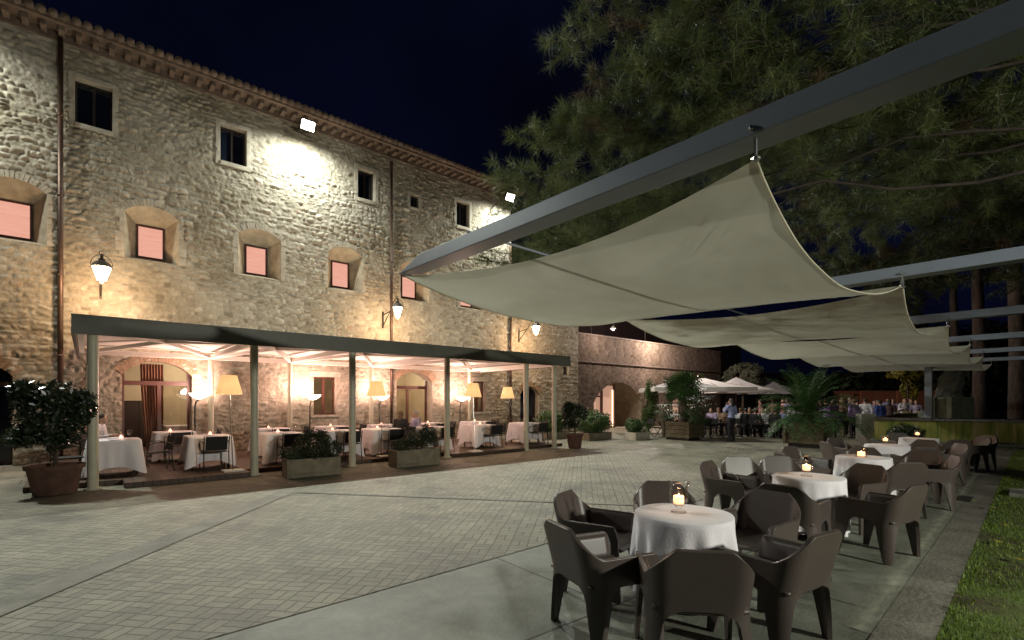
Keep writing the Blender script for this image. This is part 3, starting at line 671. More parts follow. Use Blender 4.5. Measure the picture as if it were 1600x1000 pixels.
# pale lime-washed joint running beside the tables
pts = []; n_ = 60; up = []; dn = []
for k in range(n_ + 1):
    x = 4.2 + k * 12.6 / n_; y = 1.14 + (x - 6.1) * .046; wv = .26
    up.append((x, y + wv)); dn.append((x, y - wv))
sheet('pale_joint', dn + up[::-1], .003, M['streak'])
def gy(x): return .76 + (x - 6.7) * .044
sheet('stone_kerb', [(2, gy(2)), (22.2, gy(22.2)), (22.2, gy(22.2) + .32), (2, gy(2) + .32)], .0015, M['band'])
lawn = MB()
nx_, ny_ = 60, 40; vs = []
for i in range(nx_ + 1):
    for j in range(ny_ + 1):
        x = 2 + i * 40 / nx_; y = gy(min(x, 22.2)) - j * 30 / ny_
        vs.append((x, y, .0 + (.04 * float(vnoise(np.array([x * .9]), np.array([y * .9]), 3)[0]) if j else 0)))
lawn.add(vs, [(i * (ny_ + 1) + j, i * (ny_ + 1) + j + 1, (i + 1) * (ny_ + 1) + j + 1, (i + 1) * (ny_ + 1) + j) for i in range(nx_) for j in range(ny_)])
o = lawn.build('lawn', M['lawn'], smooth=True); tag(o, kind='structure')
n_ = 90000
gx = 3 + 19.5 * RNG.random(n_) ** 1.3; gyy = gy(gx) - .01 - RNG.random(n_) ** 1.2 * 7
dens = vnoise(gx * 1.1, gyy * 1.1, 44); kp = dens + RNG.random(n_) * .3 > .36; gx = gx[kp]; gyy = gyy[kp]; n_ = len(gx)
hh = .008 + .016 * RNG.random(n_); an = RNG.random(n_) * 2 * np.pi; wv = .006
b0 = np.stack([gx - wv * np.cos(an), gyy - wv * np.sin(an), np.zeros(n_)], -1); b1 = np.stack([gx + wv * np.cos(an), gyy + wv * np.sin(an), np.zeros(n_)], -1)
b2 = np.stack([gx + .03 * (RNG.random(n_) - .5), gyy + .03 * (RNG.random(n_) - .5), hh + .02], -1)
V = np.stack([b0, b1, b2], 1).reshape(-1, 3); me = np_mesh('grass', V, np.arange(n_ * 3).reshape(-1, 3), M['grass']); o = link_mesh('grass', me); tag(o, 'short mossy green grass beside the stone kerb', 'grass', kind='stuff')
# fallen leaves and litter on the lawn and kerb
for k, (px, D) in enumerate(((1590, 5.0), (1575, 6.3), (1548, 7.4), (1560, 9.2), (1521, 7.9), (1562, 5.6), (1500, 9.5))):
    x, y = at(px, D); s = .05; a = random.random() * 3
    m_ = MB().add([(x + s * math.cos(a + t) * (1 if t % 2 < 1 else .6), y + s * math.sin(a + t), .055 + .01 * math.sin(t * 2)) for t in (0, 1, 2, 3, 4, 5)], [(0, 1, 2, 3, 4, 5)])
    o = m_.build('fallen_leaf', M['leafyellow']); tag(o, 'small pale fallen leaf lying on the lawn or kerb at the right', 'leaf', 'fallen leaves on the lawn and kerb')
# drain grates
for k, (px, D, lb) in enumerate(((1507, 8.25, 'long slotted iron drain grate nearest in the pale paving'), (1533, 11.3, 'farther slotted iron drain grate in the pale paving'))):
    x, y = at(px, D); t = empty('drain_grate', (x, y, .004), R(2.4), lb, 'drain grate')
    MB().box(-.36, .36, -.15, .15, 0, .008).build('frame', M['concrete'], t)
    s_ = MB()
    for i in range(6): s_.box(-.28 + i * .1, -.22 + i * .1, -.09, .09, .008, .012)
    s_.build('slot', M['blackmetal'], t)
x, y = at(1592, 8.6); o = MB().box(-.35, .35, -.12, .12, 0, .07).build('stone_block', M['concrete'], bevel=.01); o.location = (x, y, .0); o.rotation_euler = (0, 0, .05); tag(o, 'small flat stone block lying in the grass at the right edge', 'stone block')

# ================================================================== pergola and deck
PG = empty('pergola', (6.4, 12, 0), 0, 'long flat roofed pergola with cream posts and dark fascia against the stone building', 'pergola')
Pi = Vector((-6.4, -12, 0))
def pg(mb, name, m_, **k): o = mb.build(name, m_, PG, **k); o.location = Pi; return o
PX = [.10, 2.825, 5.07, 7.9, 11.0, 12.32]
for x in PX:
    o = pg(MB().tube([(x, 12, 0), (x, 12, 2.87)], .085, 16), 'post', M['post'], smooth=True, auto=True)
    b_ = MB().tube([(x, 12, 0), (x, 12, .03)], .13, 16).build('foot_plate', M['post'], o)
for x in PX: 
    if x != 11.0: pg(MB().tube([(x, 17.0, .1), (x, 17.0, 2.86)], .075, 12), 'rear_post', M['post'], smooth=True, auto=True)
pg(MB().box(-.2, 13.02, 11.86, 11.92, 2.86, 3.22).box(-.2, -.14, 11.92, 17.45, 2.86, 3.22).box(12.96, 13.02, 11.92, 17.45, 2.86, 3.22), 'fascia', M['fascia'], bevel=.006)
pg(MB().box(-.14, 12.96, 11.92, 17.5, 3.12, 3.16), 'roof', M['ceil'])
bm_ = MB(); bm_.box(-.14, 12.96, 16.93, 17.07, 2.87, 3.0).box(-.14, 12.96, 11.93, 12.07, 2.88, 3.02)
for x in PX + [-.07, 12.9]: bm_.box(x - .05, x + .05, 12.08, 16.92, 2.885, 3.0)
pg(bm_, 'ceiling_beam', M['ceil'])
xs_ = [-.07] + PX[:4] + [PX[5]]
for a, b in ((.1, 2.825), (2.825, 5.07), (5.07, 7.9), (7.9, 12.32)):
    dg = MB(); c_ = ((a + b) / 2, 14.5, 3.08)
    for p in ((a, 12.08, 2.93), (b, 12.08, 2.93), (a, 16.92, 2.93), (b, 16.92, 2.93)): dg.bar(p, c_, .07, .09)
    pg(dg, 'diagonal_brace', M['ceil'])
    # shallow fabric pyramid between the braces
# lit ceiling panels: sloping white panels
dk = MB(); dk.box(-.85, 13.1, 12.35, 17.58, .0, .10).box(.55, 2.72, 11.78, 12.35, .0, .10).box(4.0, 5.0, 12.08, 12.35, 0, .10).box(8.05, 10.9, 11.95, 12.35, .0, .10)
o = dk.build('deck', M['deckm'], bevel=.004); tag(o, 'brown timber deck with dark stepped edge under the pergola', 'deck', kind='structure')
DZ = .104

# ------------------------------------------------------------------ floodlights
def floodlight(x, lb, y=16.75, z=10.75):
    t = empty('floodlight', (x, y, z), 0, lb, 'floodlight', 'white floodlights under the eave')
    MB().box(-.23, .23, -.025, .14, -.15, .17).build('housing', M['iron'], t, bevel=.02).rotation_euler = (R(28), 0, 0)
    MB().tube([(0, .1, .1), (0, .85, .24)], .025, 8).tube([(-.2, .05, 0), (0, .12, .12), (.2, .05, 0)], .015, 6).build('bracket', M['iron'], t)
    lens = MB().box(-.20, .20, -.065, -.03, -.13, .14).build('lens', emis('flood_lens', (1, 1, .97), 60), t, bevel=.01); lens.rotation_euler = (R(28), 0, 0)
    ld = bpy.data.lights.new('flood_beam', 'SPOT'); ld.energy = FLOOD_W; ld.color = FLOOD_COL; ld.spot_size = R(140); ld.spot_blend = 1.0; ld.shadow_soft_size = .06
    lo = bpy.data.objects.new('flood_beam', ld); col.objects.link(lo); lo.parent = t; lo.location = (0, -.16, -.06)
    d = Vector((.10, -1, -.72)).normalized(); lo.rotation_euler = d.to_track_quat('-Z', 'Y').to_euler()
    ld = bpy.data.lights.new('flood_spill', 'SPOT'); ld.energy = SPILL_W; ld.color = FLOOD_COL; ld.spot_size = R(178); ld.spot_blend = 1.0; ld.shadow_soft_size = .05
    lo = bpy.data.objects.new('flood_spill', ld); col.objects.link(lo); lo.parent = t; lo.location = (0, -.1, -.14)
    lo.rotation_euler = Vector((0, .12, -1)).normalized().to_track_quat('-Z', 'Y').to_euler()
    return t
floodlight(5.55, 'bright white floodlight under the eave above the middle pink windows')
floodlight(14.35, 'bright white floodlight at the far end of the eave above the steel beam')
floodlight(-3.25, 'assumed white floodlight under the eave, out of view at the near wall end')  # third eave floodlight is assumed from the lit wall, outside the view

def assumed_lawn_lamp(x, y, z, e, aim, lb):
    t = empty('assumed_garden_floodlight', (x, y, 0), 0, lb, 'floodlight')
    MB().tube([(0, 0, 0), (0, 0, z)], .04, 10).build('pole', M['iron'], t, smooth=True); MB().box(-.16, .16, -.05, .05, z, z + .24).build('housing', M['iron'], t, bevel=.01)
    MB().box(-.14, .14, .052, .06, z + .02, z + .22).build('lens', emis('assumed_garden_lens', (1, 1, .95), 30), t)
    ld = bpy.data.lights.new('assumed_garden_beam', 'SPOT'); ld.energy = e; ld.color = (1, 1, .86); ld.spot_size = R(150); ld.spot_blend = 1; ld.shadow_soft_size = .15
    lo = bpy.data.objects.new('assumed_garden_beam', ld); col.objects.link(lo); lo.parent = t; lo.location = (0, .1, z + .12); lo.rotation_euler = Vector(aim).normalized().to_track_quat('-Z', 'Y').to_euler()
assumed_lawn_lamp(5.6, -6.8, 3.2, ASSUMED_LAWN_W, (.12, 1, -.16), 'assumed garden floodlight on a thin pole, added out of view on the lawn')  # unseen lamp assumed on the lawn side, added to light tables and chairs
# ------------------------------------------------------------------ wall lanterns
def lantern(x, lb):
    t = empty('wall_lantern', (x, YW, 4.55), 0, lb, 'wall lantern', 'wall lanterns on iron brackets')
    br = MB().box(-.03, .03, -.05, 0, -.12, .5).bar((0, -.03, .38), (0, -.62, .45), .03, .03).bar((0, -.03, -.05), (0, -.62, .45), .025, .025)
    arc = [(0, -.62, .45)] + [(0, -.62 - .56 * (k / 8), .45 + .42 * math.sin(k / 8 * 1.57)) for k in range(1, 9)]
    arc += [(0, -1.22, .84), (0, -1.22, .78)]
    br.tube(arc, .014, 6); br.build('bracket', M['iron'], t)
    c = (0, -1.22, .14)
    n = 6
    MB().lathe([(.09, 0), (.2, .36), (.2, .37), (.0, .371)], c, n).build('glass', emis('lantern_glow', (1, .80, .48), 9), t)
    hd = MB().lathe([(.235, .375), (.14, .5), (.07, .54), (.07, .58), (.035, .6), (.03, .66), (0, .67)], c, n)
    for k in range(n):
        a = 2 * math.pi * k / n
        hd.bar((c[0] + .092 * math.cos(a), c[1] + .092 * math.sin(a), c[2]), (c[0] + .205 * math.cos(a), c[1] + .205 * math.sin(a), c[2] + .375), .014, .014)
    hd.lathe([(.03, -.06), (.1, -.01), (.1, .005)], c, n)
    hd.build('cap_and_frame', M['iron'], t)
    hoop = [(.22 * math.cos(a), -1.22, .14 + .42 + .26 * math.sin(a)) for a in [math.pi * k / 12 for k in range(13)]]
    MB().tube(hoop, .009, 6).tube([(.05 * math.cos(2 * math.pi * k / 10), -1.22, .87 + .05 * math.sin(2 * math.pi * k / 10)) for k in range(11)], .008, 5).build('hoop', M['iron'], t)
    ld = bpy.data.lights.new('lantern_light', 'POINT'); ld.energy = LANTERN_W; ld.color = WARM; ld.shadow_soft_size = .2
    lo = bpy.data.objects.new('lantern_light', ld); col.objects.link(lo); lo.parent = t; lo.location = (0, -1.22, -.12)
lantern(.31, 'glowing iron lantern on the wall beside the near drainpipe above the pergola corner')
lantern(8.64, 'glowing iron lantern on the wall beside the thin middle drainpipe')
lantern(15.63, 'glowing iron lantern on the wall beyond the last drainpipe under the sail')

# ------------------------------------------------------------------ floor lamps
def floor_lamp(bx, by, sx, sy, sz, lb):
    t = empty('floor_lamp', (bx, by, DZ), 0, lb, 'floor lamp', 'floor lamps with cream fabric shades')
    dx, dy, dz_ = sx - bx, sy - by, sz - DZ
    MB().box(-.2, .2, -.16, .16, 0, .035).build('base', M['ceil'], t, bevel=.006)
    MB().tube([(0, 0, .03), (dx * .97, dy * .97, dz_ - .02)], .011, 8).build('pole', M['chrome'], t)
    s_ = MB().lathe([(.265, -.2), (.155, .22), (.15, .22), (.26, -.2)], (dx, dy, dz_), 32, closed=True).build('lamp_shade', M['shade'], t, smooth=True)
    MB().ell((dx, dy, dz_ + .02), (.05, .05, .07), 10, 6).build('bulb', emis('bulb', (1, .8, .5), 25), t)
    ld = bpy.data.lights.new('lamp_light', 'POINT'); ld.energy = SHADE_W; ld.color = (1, .70, .42); ld.shadow_soft_size = .08
    lo = bpy.data.objects.new('lamp_light', ld); col.objects.link(lo); lo.parent = t; lo.location = (dx, dy, dz_ - .12)
def fl(bp1, sp, lb):
    (px, D), (spx, spy, sD) = bp1, sp
    bx, by = at(px, D); x, y, z = at(spx, sD, spy); floor_lamp(bx, by, x, y, z, lb)
fl((364, 10.8), (358, 602, 11.0), 'large cream shaded floor lamp at the deck edge beside the second post')
fl((602, 13.6), (588, 608, 13.7), 'cream shaded floor lamp leaning left just beyond the third post')
fl((742, 14.9), (739, 610, 15.0), 'cream shaded floor lamp just beyond the fourth post')
fl((812, 18.6), (793, 614, 18.4), 'smallest cream shaded floor lamp leaning at the far end of the deck')
def torchiere(px, y, lb, Y=16.75):
    x = fx(px, Y); z = fz(px, y, Y)
    t = empty('torchiere_lamp', (x, Y, DZ), 0, lb, 'floor lamp', 'torchieres with white glass bowls')
    zz = z - DZ
    MB().lathe([(.16, 0), (.16, .02), (.03, .03)], (0, 0, 0), 20).build('base', M['iron'], t)
    MB().tube([(-.1, 0, .02), (-.1, 0, zz - .3), (-.07, 0, zz - .17), (0, 0, zz - .11)], .02, 8).build('pole', M['iron'], t, smooth=True)
    MB().lathe([(.02, -.11), (.13, -.07), (.22, .0), (.26, .07), (.245, .07), (.2, .0), (.12, -.055), (.02, -.09)], (0, 0, zz), 28).build('bowl', M['bowl'], t, smooth=True)
    ld = bpy.data.lights.new('bowl_light', 'POINT'); ld.energy = BOWL_W; ld.color = (1, .62, .50); ld.shadow_soft_size = .12
    lo = bpy.data.objects.new('bowl_light', ld); col.objects.link(lo); lo.parent = t; lo.location = (0, 0, zz + .13)
torchiere(311, 618, 'white glass bowl lamp on a dark curved pole beside the large arched doorway')
torchiere(489, 620, 'white glass bowl lamp on a dark curved pole left of the wooden window')
torchiere(597, 621, 'white glass bowl lamp behind the leaning shaded lamp by the middle glass door')
torchiere(722, 623, 'white glass bowl lamp right of the middle glass door')

# ================================================================== tablecloths, tables, chairs of the deck
def cloth_mesh(name, half, ztop, drop, square=True, seed=0, n=96, rings=12, hem=None, fold=.045, flare=.05):
    rnd = random.Random(seed); ph = [rnd.random() * 6.28 for _ in range(5)]
    vs = [(0, 0, ztop)]; fs = []
    def r0(a):
        if not square: return half
        c, s = abs(math.cos(a)), abs(math.sin(a)); return half / max((c ** 14 + s ** 14) ** (1 / 14), 1e-6)
    prof = [(.5, 0), (.97, 0)] + [(1, t) for t in [0.012] + [k / rings for k in range(1, rings + 1)]]
    for (rf, t) in prof:
        for k in range(n):
            a = 2 * math.pi * k / n; rr = r0(a)
            corner = abs(math.sin(2 * a)) ** 6 if square else 0
            sq = .5 + .5 * math.cos(4 * a + ph[4])
            dr = drop * (1 + (.28 * corner if square else .10 * sq)); 
            if ztop - dr < .015 + (hem or 0): dr = ztop - .015 - (hem or 0)
            fo = math.cos(7 * a + ph[0]) * .5 + math.cos(11 * a + ph[1] + 1.2 * math.sin(a * 2)) * .45 + .3 * math.cos(17 * a + ph[2])
            out = t * (flare + (.13 * corner if square else 0)) + fold * fo * min(1, t * 1.35) * (1 - .5 * corner) * ((.35 + .9 * abs(math.sin(2 * a)) ** 1.5) if square else 1)
            z = ztop - dr * t if t > 0 else ztop
            r_ = rr * rf + out - (.004 if t > 0 else 0)
            vs.append((r_ * math.cos(a), r_ * math.sin(a), z + (.003 * math.cos(a * 3 + ph[3]) if t == 0 else 0)))
    for k in range(n): fs.append((0, 1 + k, 1 + (k + 1) % n))
    for i in range(len(prof) - 1):
        for k in range(n):
            a_ = 1 + i * n; b_ = 1 + (i + 1) * n; fs.append((a_ + k, b_ + k, b_ + (k + 1) % n, a_ + (k + 1) % n))
    me = bpy.data.meshes.new(name); me.from_pydata(vs, [], fs); me.materials.append(M['cloth']); me.shade_smooth(); return me
dcl = [cloth_mesh('tablecloth', .44, .735, .55, True, s, 128, flare=.015) for s in (1, 2, 3)]
dtab_top = MB().box(-.41, .41, -.41, .41, .69, .722).mesh('tabletop', M['darkwood'])
leg_m = MB().tube([(0, 0, 0), (0, 0, .69)], .02, 8).mesh('leg', M['blackmetal'])
def deck_table(x, y, lb, where, seed=0, rz=None):
    t = empty('dining_table', (x, y, DZ), 0 if rz is None else rz, 'square dining table under a white cloth, ' + lb, 'table', 'dining tables on the deck')
    link_mesh('tabletop', dtab_top, None, t)
    for sx in (-.35, .35):
        for sy in (-.35, .35): link_mesh('leg', leg_m, None, t, (sx, sy, 0))
    o = link_mesh('tablecloth', dcl[seed % 3]); o.location = (x, y, DZ + .003); o.rotation_euler = (0, 0, t.rotation_euler.z + (seed % 4) * math.pi / 2)
    tag(o, 'long white tablecloth on the dining table ' + lb, 'tablecloth', 'white cloths on the deck tables')
# deck chair
def make_deck_chair():
    t = empty('dining_chair')
    MB().box(-.22, .22, -.2, .22, .41, .435).build('seat', M['black'], t, bevel=.01)
    b = MB(); b.bar((0, -.235, .46), (0, -.29, .76), .42, .02, up=(0, 1, 0)); b.build('backrest', M['black'], t)
    for sx in (-.24, .24):
        MB().tube([(sx, .24, 0), (sx, .22, .42)], .012, 6).build('leg', M['blackmetal'], t)
        MB().tube([(sx, -.27, 0), (sx, -.22, .42), (sx, -.295, .77)], .012, 6).build('leg', M['blackmetal'], t)
        MB().tube([(sx, -.25, .60), (sx * 1.05, -.12, .645), (sx * 1.08, .08, .645), (sx * 1.02, .2, .60), (sx, .215, .42)], .011, 6).build('armrest', M['blackmetal'], t)
    MB().tube([(-.24, -.22, .42), (.24, -.22, .42)], .01, 6).tube([(-.24, .22, .42), (.24, .22, .42)], .01, 6).build('seat_frame', M['blackmetal'], t)
    return t
dc = make_deck_chair(); dc_used = False
def deck_chair(x, y, face, lb):
    global dc_used
    o = dc if not dc_used else copy_tree(dc)
    dc_used = True
    o.location = (x, y, DZ); o.rotation_euler = (0, 0, face)      # faces +Y at 0
    tag(o, lb, 'chair', 'black dining chairs on the deck')
def candle_small(x, y, z, lb):
    t = empty('tealight', (x, y, z), 0, lb, 'candle', 'tealights on the deck tables')
    MB().lathe([(.03, 0), (.045, .03), (.05, .09), (.046, .09), (.04, .03), (.0, .012)], (0, 0, 0), 14).build('glass', M['glass'], t, smooth=True)
    MB().lathe([(.033, .012), (.036, .05), (0, .052)], (0, 0, 0), 12).build('candle', emis_candle, t, smooth=True)
    MB().ell((0, 0, .06), (.006, .006, .012), 8, 6).build('flame', M['flame'], t)
emis_candle = mat('glowing_wax', (.9, .6, .4), .6, emit=(1, .40, .26), estr=4)
wg_mesh = MB().lathe([(.032, 0), (.004, .006), (.004, .075), (.03, .1), (.036, .14), (.03, .18), (.028, .18), (.034, .14), (.028, .104), (.0, .085)], (0, 0, 0), 12).mesh('wine_glass', M['glass'], True)
plate_mesh = MB().lathe([(.06, 0), (.12, .012), (.118, .016), (.0, .008)], (0, 0, 0), 20).mesh('plate', M['cloth'], True)
front = [.45, 2.15, 3.72, 5.2, 6.5, 8.05, 10.0, 12.15]; back = [1.75, 4.1, 5.9, 7.6, 9.4, 11.5]
ordn = ['first', 'second', 'third', 'fourth', 'fifth', 'sixth', 'seventh', 'eighth']
for i, x in enumerate(front):
    y = 13.25 + .08 * math.sin(i * 2.1); lb = ordn[i] + ' from the near end of the front row'
    deck_table(x, y, lb, '', i)
    deck_chair(x + .02, y - .66, .06 * math.sin(i * 3), 'black dining chair, back to the plaza, at the %s front deck table' % ordn[i]) if i not in (0,) else None
    deck_chair(x + .72, y + .03 * (i % 3), math.pi / 2 + .15 * math.cos(i * 2), 'black dining chair at the far side of the %s front table on the deck' % ordn[i]) if i in (0, 2, 4, 6, 7) else None
    if i == 0: deck_chair(x - .70, y - .15, -math.pi / 2 + .2, 'black dining chair behind the large potted shrub at the first deck table')
    candle_small(x + .12 * math.cos(i), y + .1, DZ + .742, 'small tealight on the %s front table of the deck' % ordn[i])
    for j, (dx, dy) in enumerate(((-.25, .2), (.24, -.22), (-.2, -.1), (.28, .15))):
        o = link_mesh('wine_glass', wg_mesh); o.location = (x + dx, y + dy, DZ + .74); tag(o, 'clear wine glass standing on the %s front table of the deck' % ordn[i], 'wine glass', 'wine glasses on the deck tables')
    for j, (dx, dy) in enumerate(((0, -.3), (0, .28))):
        o = link_mesh('plate', plate_mesh); o.location = (x + dx, y + dy, DZ + .741); tag(o, 'small white plate laid on the %s front table of the deck' % ordn[i], 'plate', 'plates on the deck tables')
for i, x in enumerate(back):
    y = 15.5; lb = ordn[i] + ' from the near end of the back row'
    deck_table(x, y, lb, '', i + 1)
    candle_small(x - .1, y - .12, DZ + .742, 'small tealight on the %s back table of the deck' % ordn[i])
    if i not in (3,): deck_chair(x, y - .7, .1 * math.cos(i), 'black dining chair before the %s back table of the deck' % ordn[i])
    deck_chair(x + .74, y, math.pi / 2, 'black dining chair at the far side of the %s back table on the deck' % ordn[i])
    for j, (dx, dy) in enumerate(((-.25, .2), (.24, -.22))):
        o = link_mesh('wine_glass', wg_mesh); o.location = (x + dx, y + dy, DZ + .74); tag(o, 'clear wine glass standing on the %s back table of the deck' % ordn[i], 'wine glass', 'wine glasses on the deck tables')
# table inside the doorway
o = link_mesh('tablecloth', dcl[0]); o.location = (2.35, 19.3, .11); tag(o, 'white tablecloth seen through the glass of the large arched door', 'tablecloth')
t = empty('dining_table', (2.35, 19.3, .105), 0, 'cloth covered dining table inside the large arched door', 'table'); link_mesh('tabletop', dtab_top, None, t)
for sx in (-.35, .35):
    for sy in (-.35, .35): link_mesh('leg', leg_m, None, t, (sx, sy, 0))

# ================================================================== the plastic armchairs
def chair_surface(u, z):
    """u -1..1 round the shell from one arm front, through the back (0), to the other."""
    hw, dback, dfront, rc = .285, .27, -.27, .11
    L1 = (dback - rc) - dfront; Lc = math.pi / 2 * rc; Lb = hw - rc; T = L1 + Lc + Lb
    s = abs(u) * T; sg = 1 if u > 0 else -1
    if s < Lb: x, y = s, dback
    elif s < Lb + Lc: a = (s - Lb) / rc; x, y = Lb + rc * math.sin(a), dback - rc + rc * math.cos(a)
    else: x, y = hw, dback - rc - (s - Lb - Lc)
    x *= sg
    if z < .42: k = 1 + .075 * (.42 - z) / .42; x *= k; y = y * k
    else: x *= 1 + .05 * min(1, (z - .42) / .2)
    wgt = max(0, min(1, (y + .02) / .25))
    if z > .42: y += wgt * .10 * ((z - .42) / .4) ** 1.1
    return Vector((x, -y, z))          # faces +Y
def chair_top(u):
    a = abs(u)
    if a < .19: return .80
    if a < .47:
        t = min(1, (a - .19) / .245); t2 = t * t * (3 - 2 * t); return .80 - .185 * (.75 * t + .25 * t2)
    e = max(0, (a - .93) / .07); return .615 - .005 * (a - .47) - .10 * e ** 2.2
def chair_bot(u, leg):
    a = abs(u)
    zl = .33
    # legs occupy |u| .27-.50 (rear corner) and .80-1.0 (front)
    def arch(a0, a1, h): t = (a - a0) / (a1 - a0); return zl + h * min(1, 1.15 * math.sin(math.pi * max(0, min(1, t))) ** .42)
    if a < .27: return arch(-.27, .27, .09)
    if a > .49 and a < .84: return arch(.49, .84, .09)
    return zl
def make_armchair():
    t = empty('plastic_armchair')
    def thick(vs_grid, nx, nz, th=.016):
        # build closed slab from a surface grid
        mb = MB(); P = vs_grid
        def nrm(i, j):
            a = P[min(i + 1, nx - 1)][j] - P[max(i - 1, 0)][j]; b = P[i][min(j + 1, nz - 1)] - P[i][max(j - 1, 0)]
            n = a.cross(b); return n.normalized() if n.length > 1e-9 else Vector((0, 0, 1))
        out = [[P[i][j] + nrm(i, j) * th for j in range(nz)] for i in range(nx)]; inn = [[P[i][j] - nrm(i, j) * th for j in range(nz)] for i in range(nx)]
        vs = [p for row in out for p in row] + [p for row in inn for p in row]; o_ = nx * nz; fs = []
        for i in range(nx - 1):
            for j in range(nz - 1):
                a, b, c, d = i * nz + j, (i + 1) * nz + j, (i + 1) * nz + j + 1, i * nz + j + 1
                fs.append((a, b, c, d)); fs.append((o_ + d, o_ + c, o_ + b, o_ + a))
        for i in range(nx - 1):
            a, b = i * nz, (i + 1) * nz; fs.append((o_ + a, o_ + b, b, a)); a, b = i * nz + nz - 1, (i + 1) * nz + nz - 1; fs.append((a, b, o_ + b, o_ + a))
        for j in range(nz - 1):
            a, b = j, j + 1; fs.append((a, b, o_ + b, o_ + a)); a, b = (nx - 1) * nz + j, (nx - 1) * nz + j + 1; fs.append((o_ + a, o_ + b, b, a))
        mb.add(vs, fs); return mb
    nx, nz = 97, 12
    def dens(k): return -1 + 2 * k / (nx - 1)
    G = []
    for k in range(nx):
        u = dens(k); a, b = chair_bot(u, 0), chair_top(u); G.append([chair_surface(u, a + (b - a) * j / (nz - 1)) for j in range(nz)])
    o = thick(G, nx, nz).build('shell', M['plastic'], t, smooth=True)
    at2 = o.data.attributes.new('bevel_weight_edge', 'FLOAT', 'EDGE'); N0 = nx * nz
    topv = {i * nz + nz - 1 for i in range(nx)} | {N0 + i * nz + nz - 1 for i in range(nx)} | {k for k in range(nz)} | {(nx - 1) * nz + k for k in range(nz)} | {N0 + k for k in range(nz)} | {N0 + (nx - 1) * nz + k for k in range(nz)}
    for e in o.data.edges:
        a, b = e.vertices
        if a in topv and b in topv and (a < N0) == (b < N0): at2.data[e.index].value = 1
    bv = o.modifiers.new('bevel', 'BEVEL'); bv.width = .008; bv.segments = 3; bv.limit_method = 'WEIGHT'
    o.data.set_sharp_from_angle(angle=R(50))
    for (u0, u1, c0, c1) in ((.27, .49, .335, .415), (-.49, -.27, -.415, -.335), (.84, 1.0, .93, 1.0), (-1.0, -.84, -1.0, -.93)):
        n1, n2 = 15, 9; G = []
        for i in range(n1):
            f_ = i / (n1 - 1); row = []
            for j in range(n2):
                z = .36 * j / (n2 - 1); tt = max(0, 1 - z / .33); e = tt
                a = u0 + (c0 - u0) * e; b = u1 + (c1 - u1) * e
                row.append(chair_surface(a + (b - a) * f_, z))
            G.append(row)
        thick(G, n1, n2, .0145).build('leg', M['plastic'], t, smooth=True).data.set_sharp_from_angle(angle=R(50))
    # seat pan, dished, with rounded front
    nx2, ny2 = 13, 13; vs = []
    for i in range(nx2):
        for j in range(ny2):
            x = -.272 + .544 * i / (nx2 - 1); y = -.27 + .555 * j / (ny2 - 1); e = (2 * i / (nx2 - 1) - 1)
            z = .425 - .02 * (1 - e * e) + .02 * (j / (ny2 - 1)) - (.035 * max(0, (j - 10) / 2) ** 2 if j > 10 else 0)
            vs.append(Vector((x, y, z)))
    G = [[vs[i * ny2 + j] for j in range(ny2)] for i in range(nx2)]
    thick(G, nx2, ny2, .012).build('seat', M['plastic'], t, smooth=True)
    # inner pads of the armrests (the moulded double wall)
    for s in (-1, 1):
        G = []
        for i in range(14):
            u = s * (.42 + .52 * i / 13); zt = min(chair_top(u) - .012, .60)
            row = []
            for j in range(6):
                z = .43 + (zt - .43) * j / 5; p = chair_surface(u, z); p.x -= s * (.055 - .03 * j / 5); row.append(p)
            G.append(row)
        thick(G, 14, 6, .012).build('inner_arm', M['plastic'], t, smooth=True)
    return t
ac = make_armchair(); ac_used = False
def armchair(x, y, tx, ty, lb, jit=0):
    global ac_used
    o = ac if not ac_used else copy_tree(ac); ac_used = True
    o.location = (x, y, 0); o.rotation_euler = (0, 0, math.atan2(ty - y, tx - x) - math.pi / 2 + jit); tag(o, lb, 'chair', 'brown plastic armchairs round the plaza tables')
tables = [(4.0, 1.39), (5.95, 3.585), (8.0, 5.7), (10.15, 7.72), (11.95, 9.86)]
names_ = ['nearest round table', 'second round table', 'third round table with the square candle glass', 'fourth round table with the goblet candle', 'farthest round table']
rt_top = MB().lathe([(.36, .70), (.375, .71), (.375, .732), (0, .7325)], (0, 0, 0), 40).mesh('tabletop', M['darkwood'], False)
rt_ped = MB().lathe([(.22, 0), (.22, .015), (.04, .03), (.03, .05), (.03, .70)], (0, 0, 0), 20).mesh('pedestal', M['blackmetal'], True)
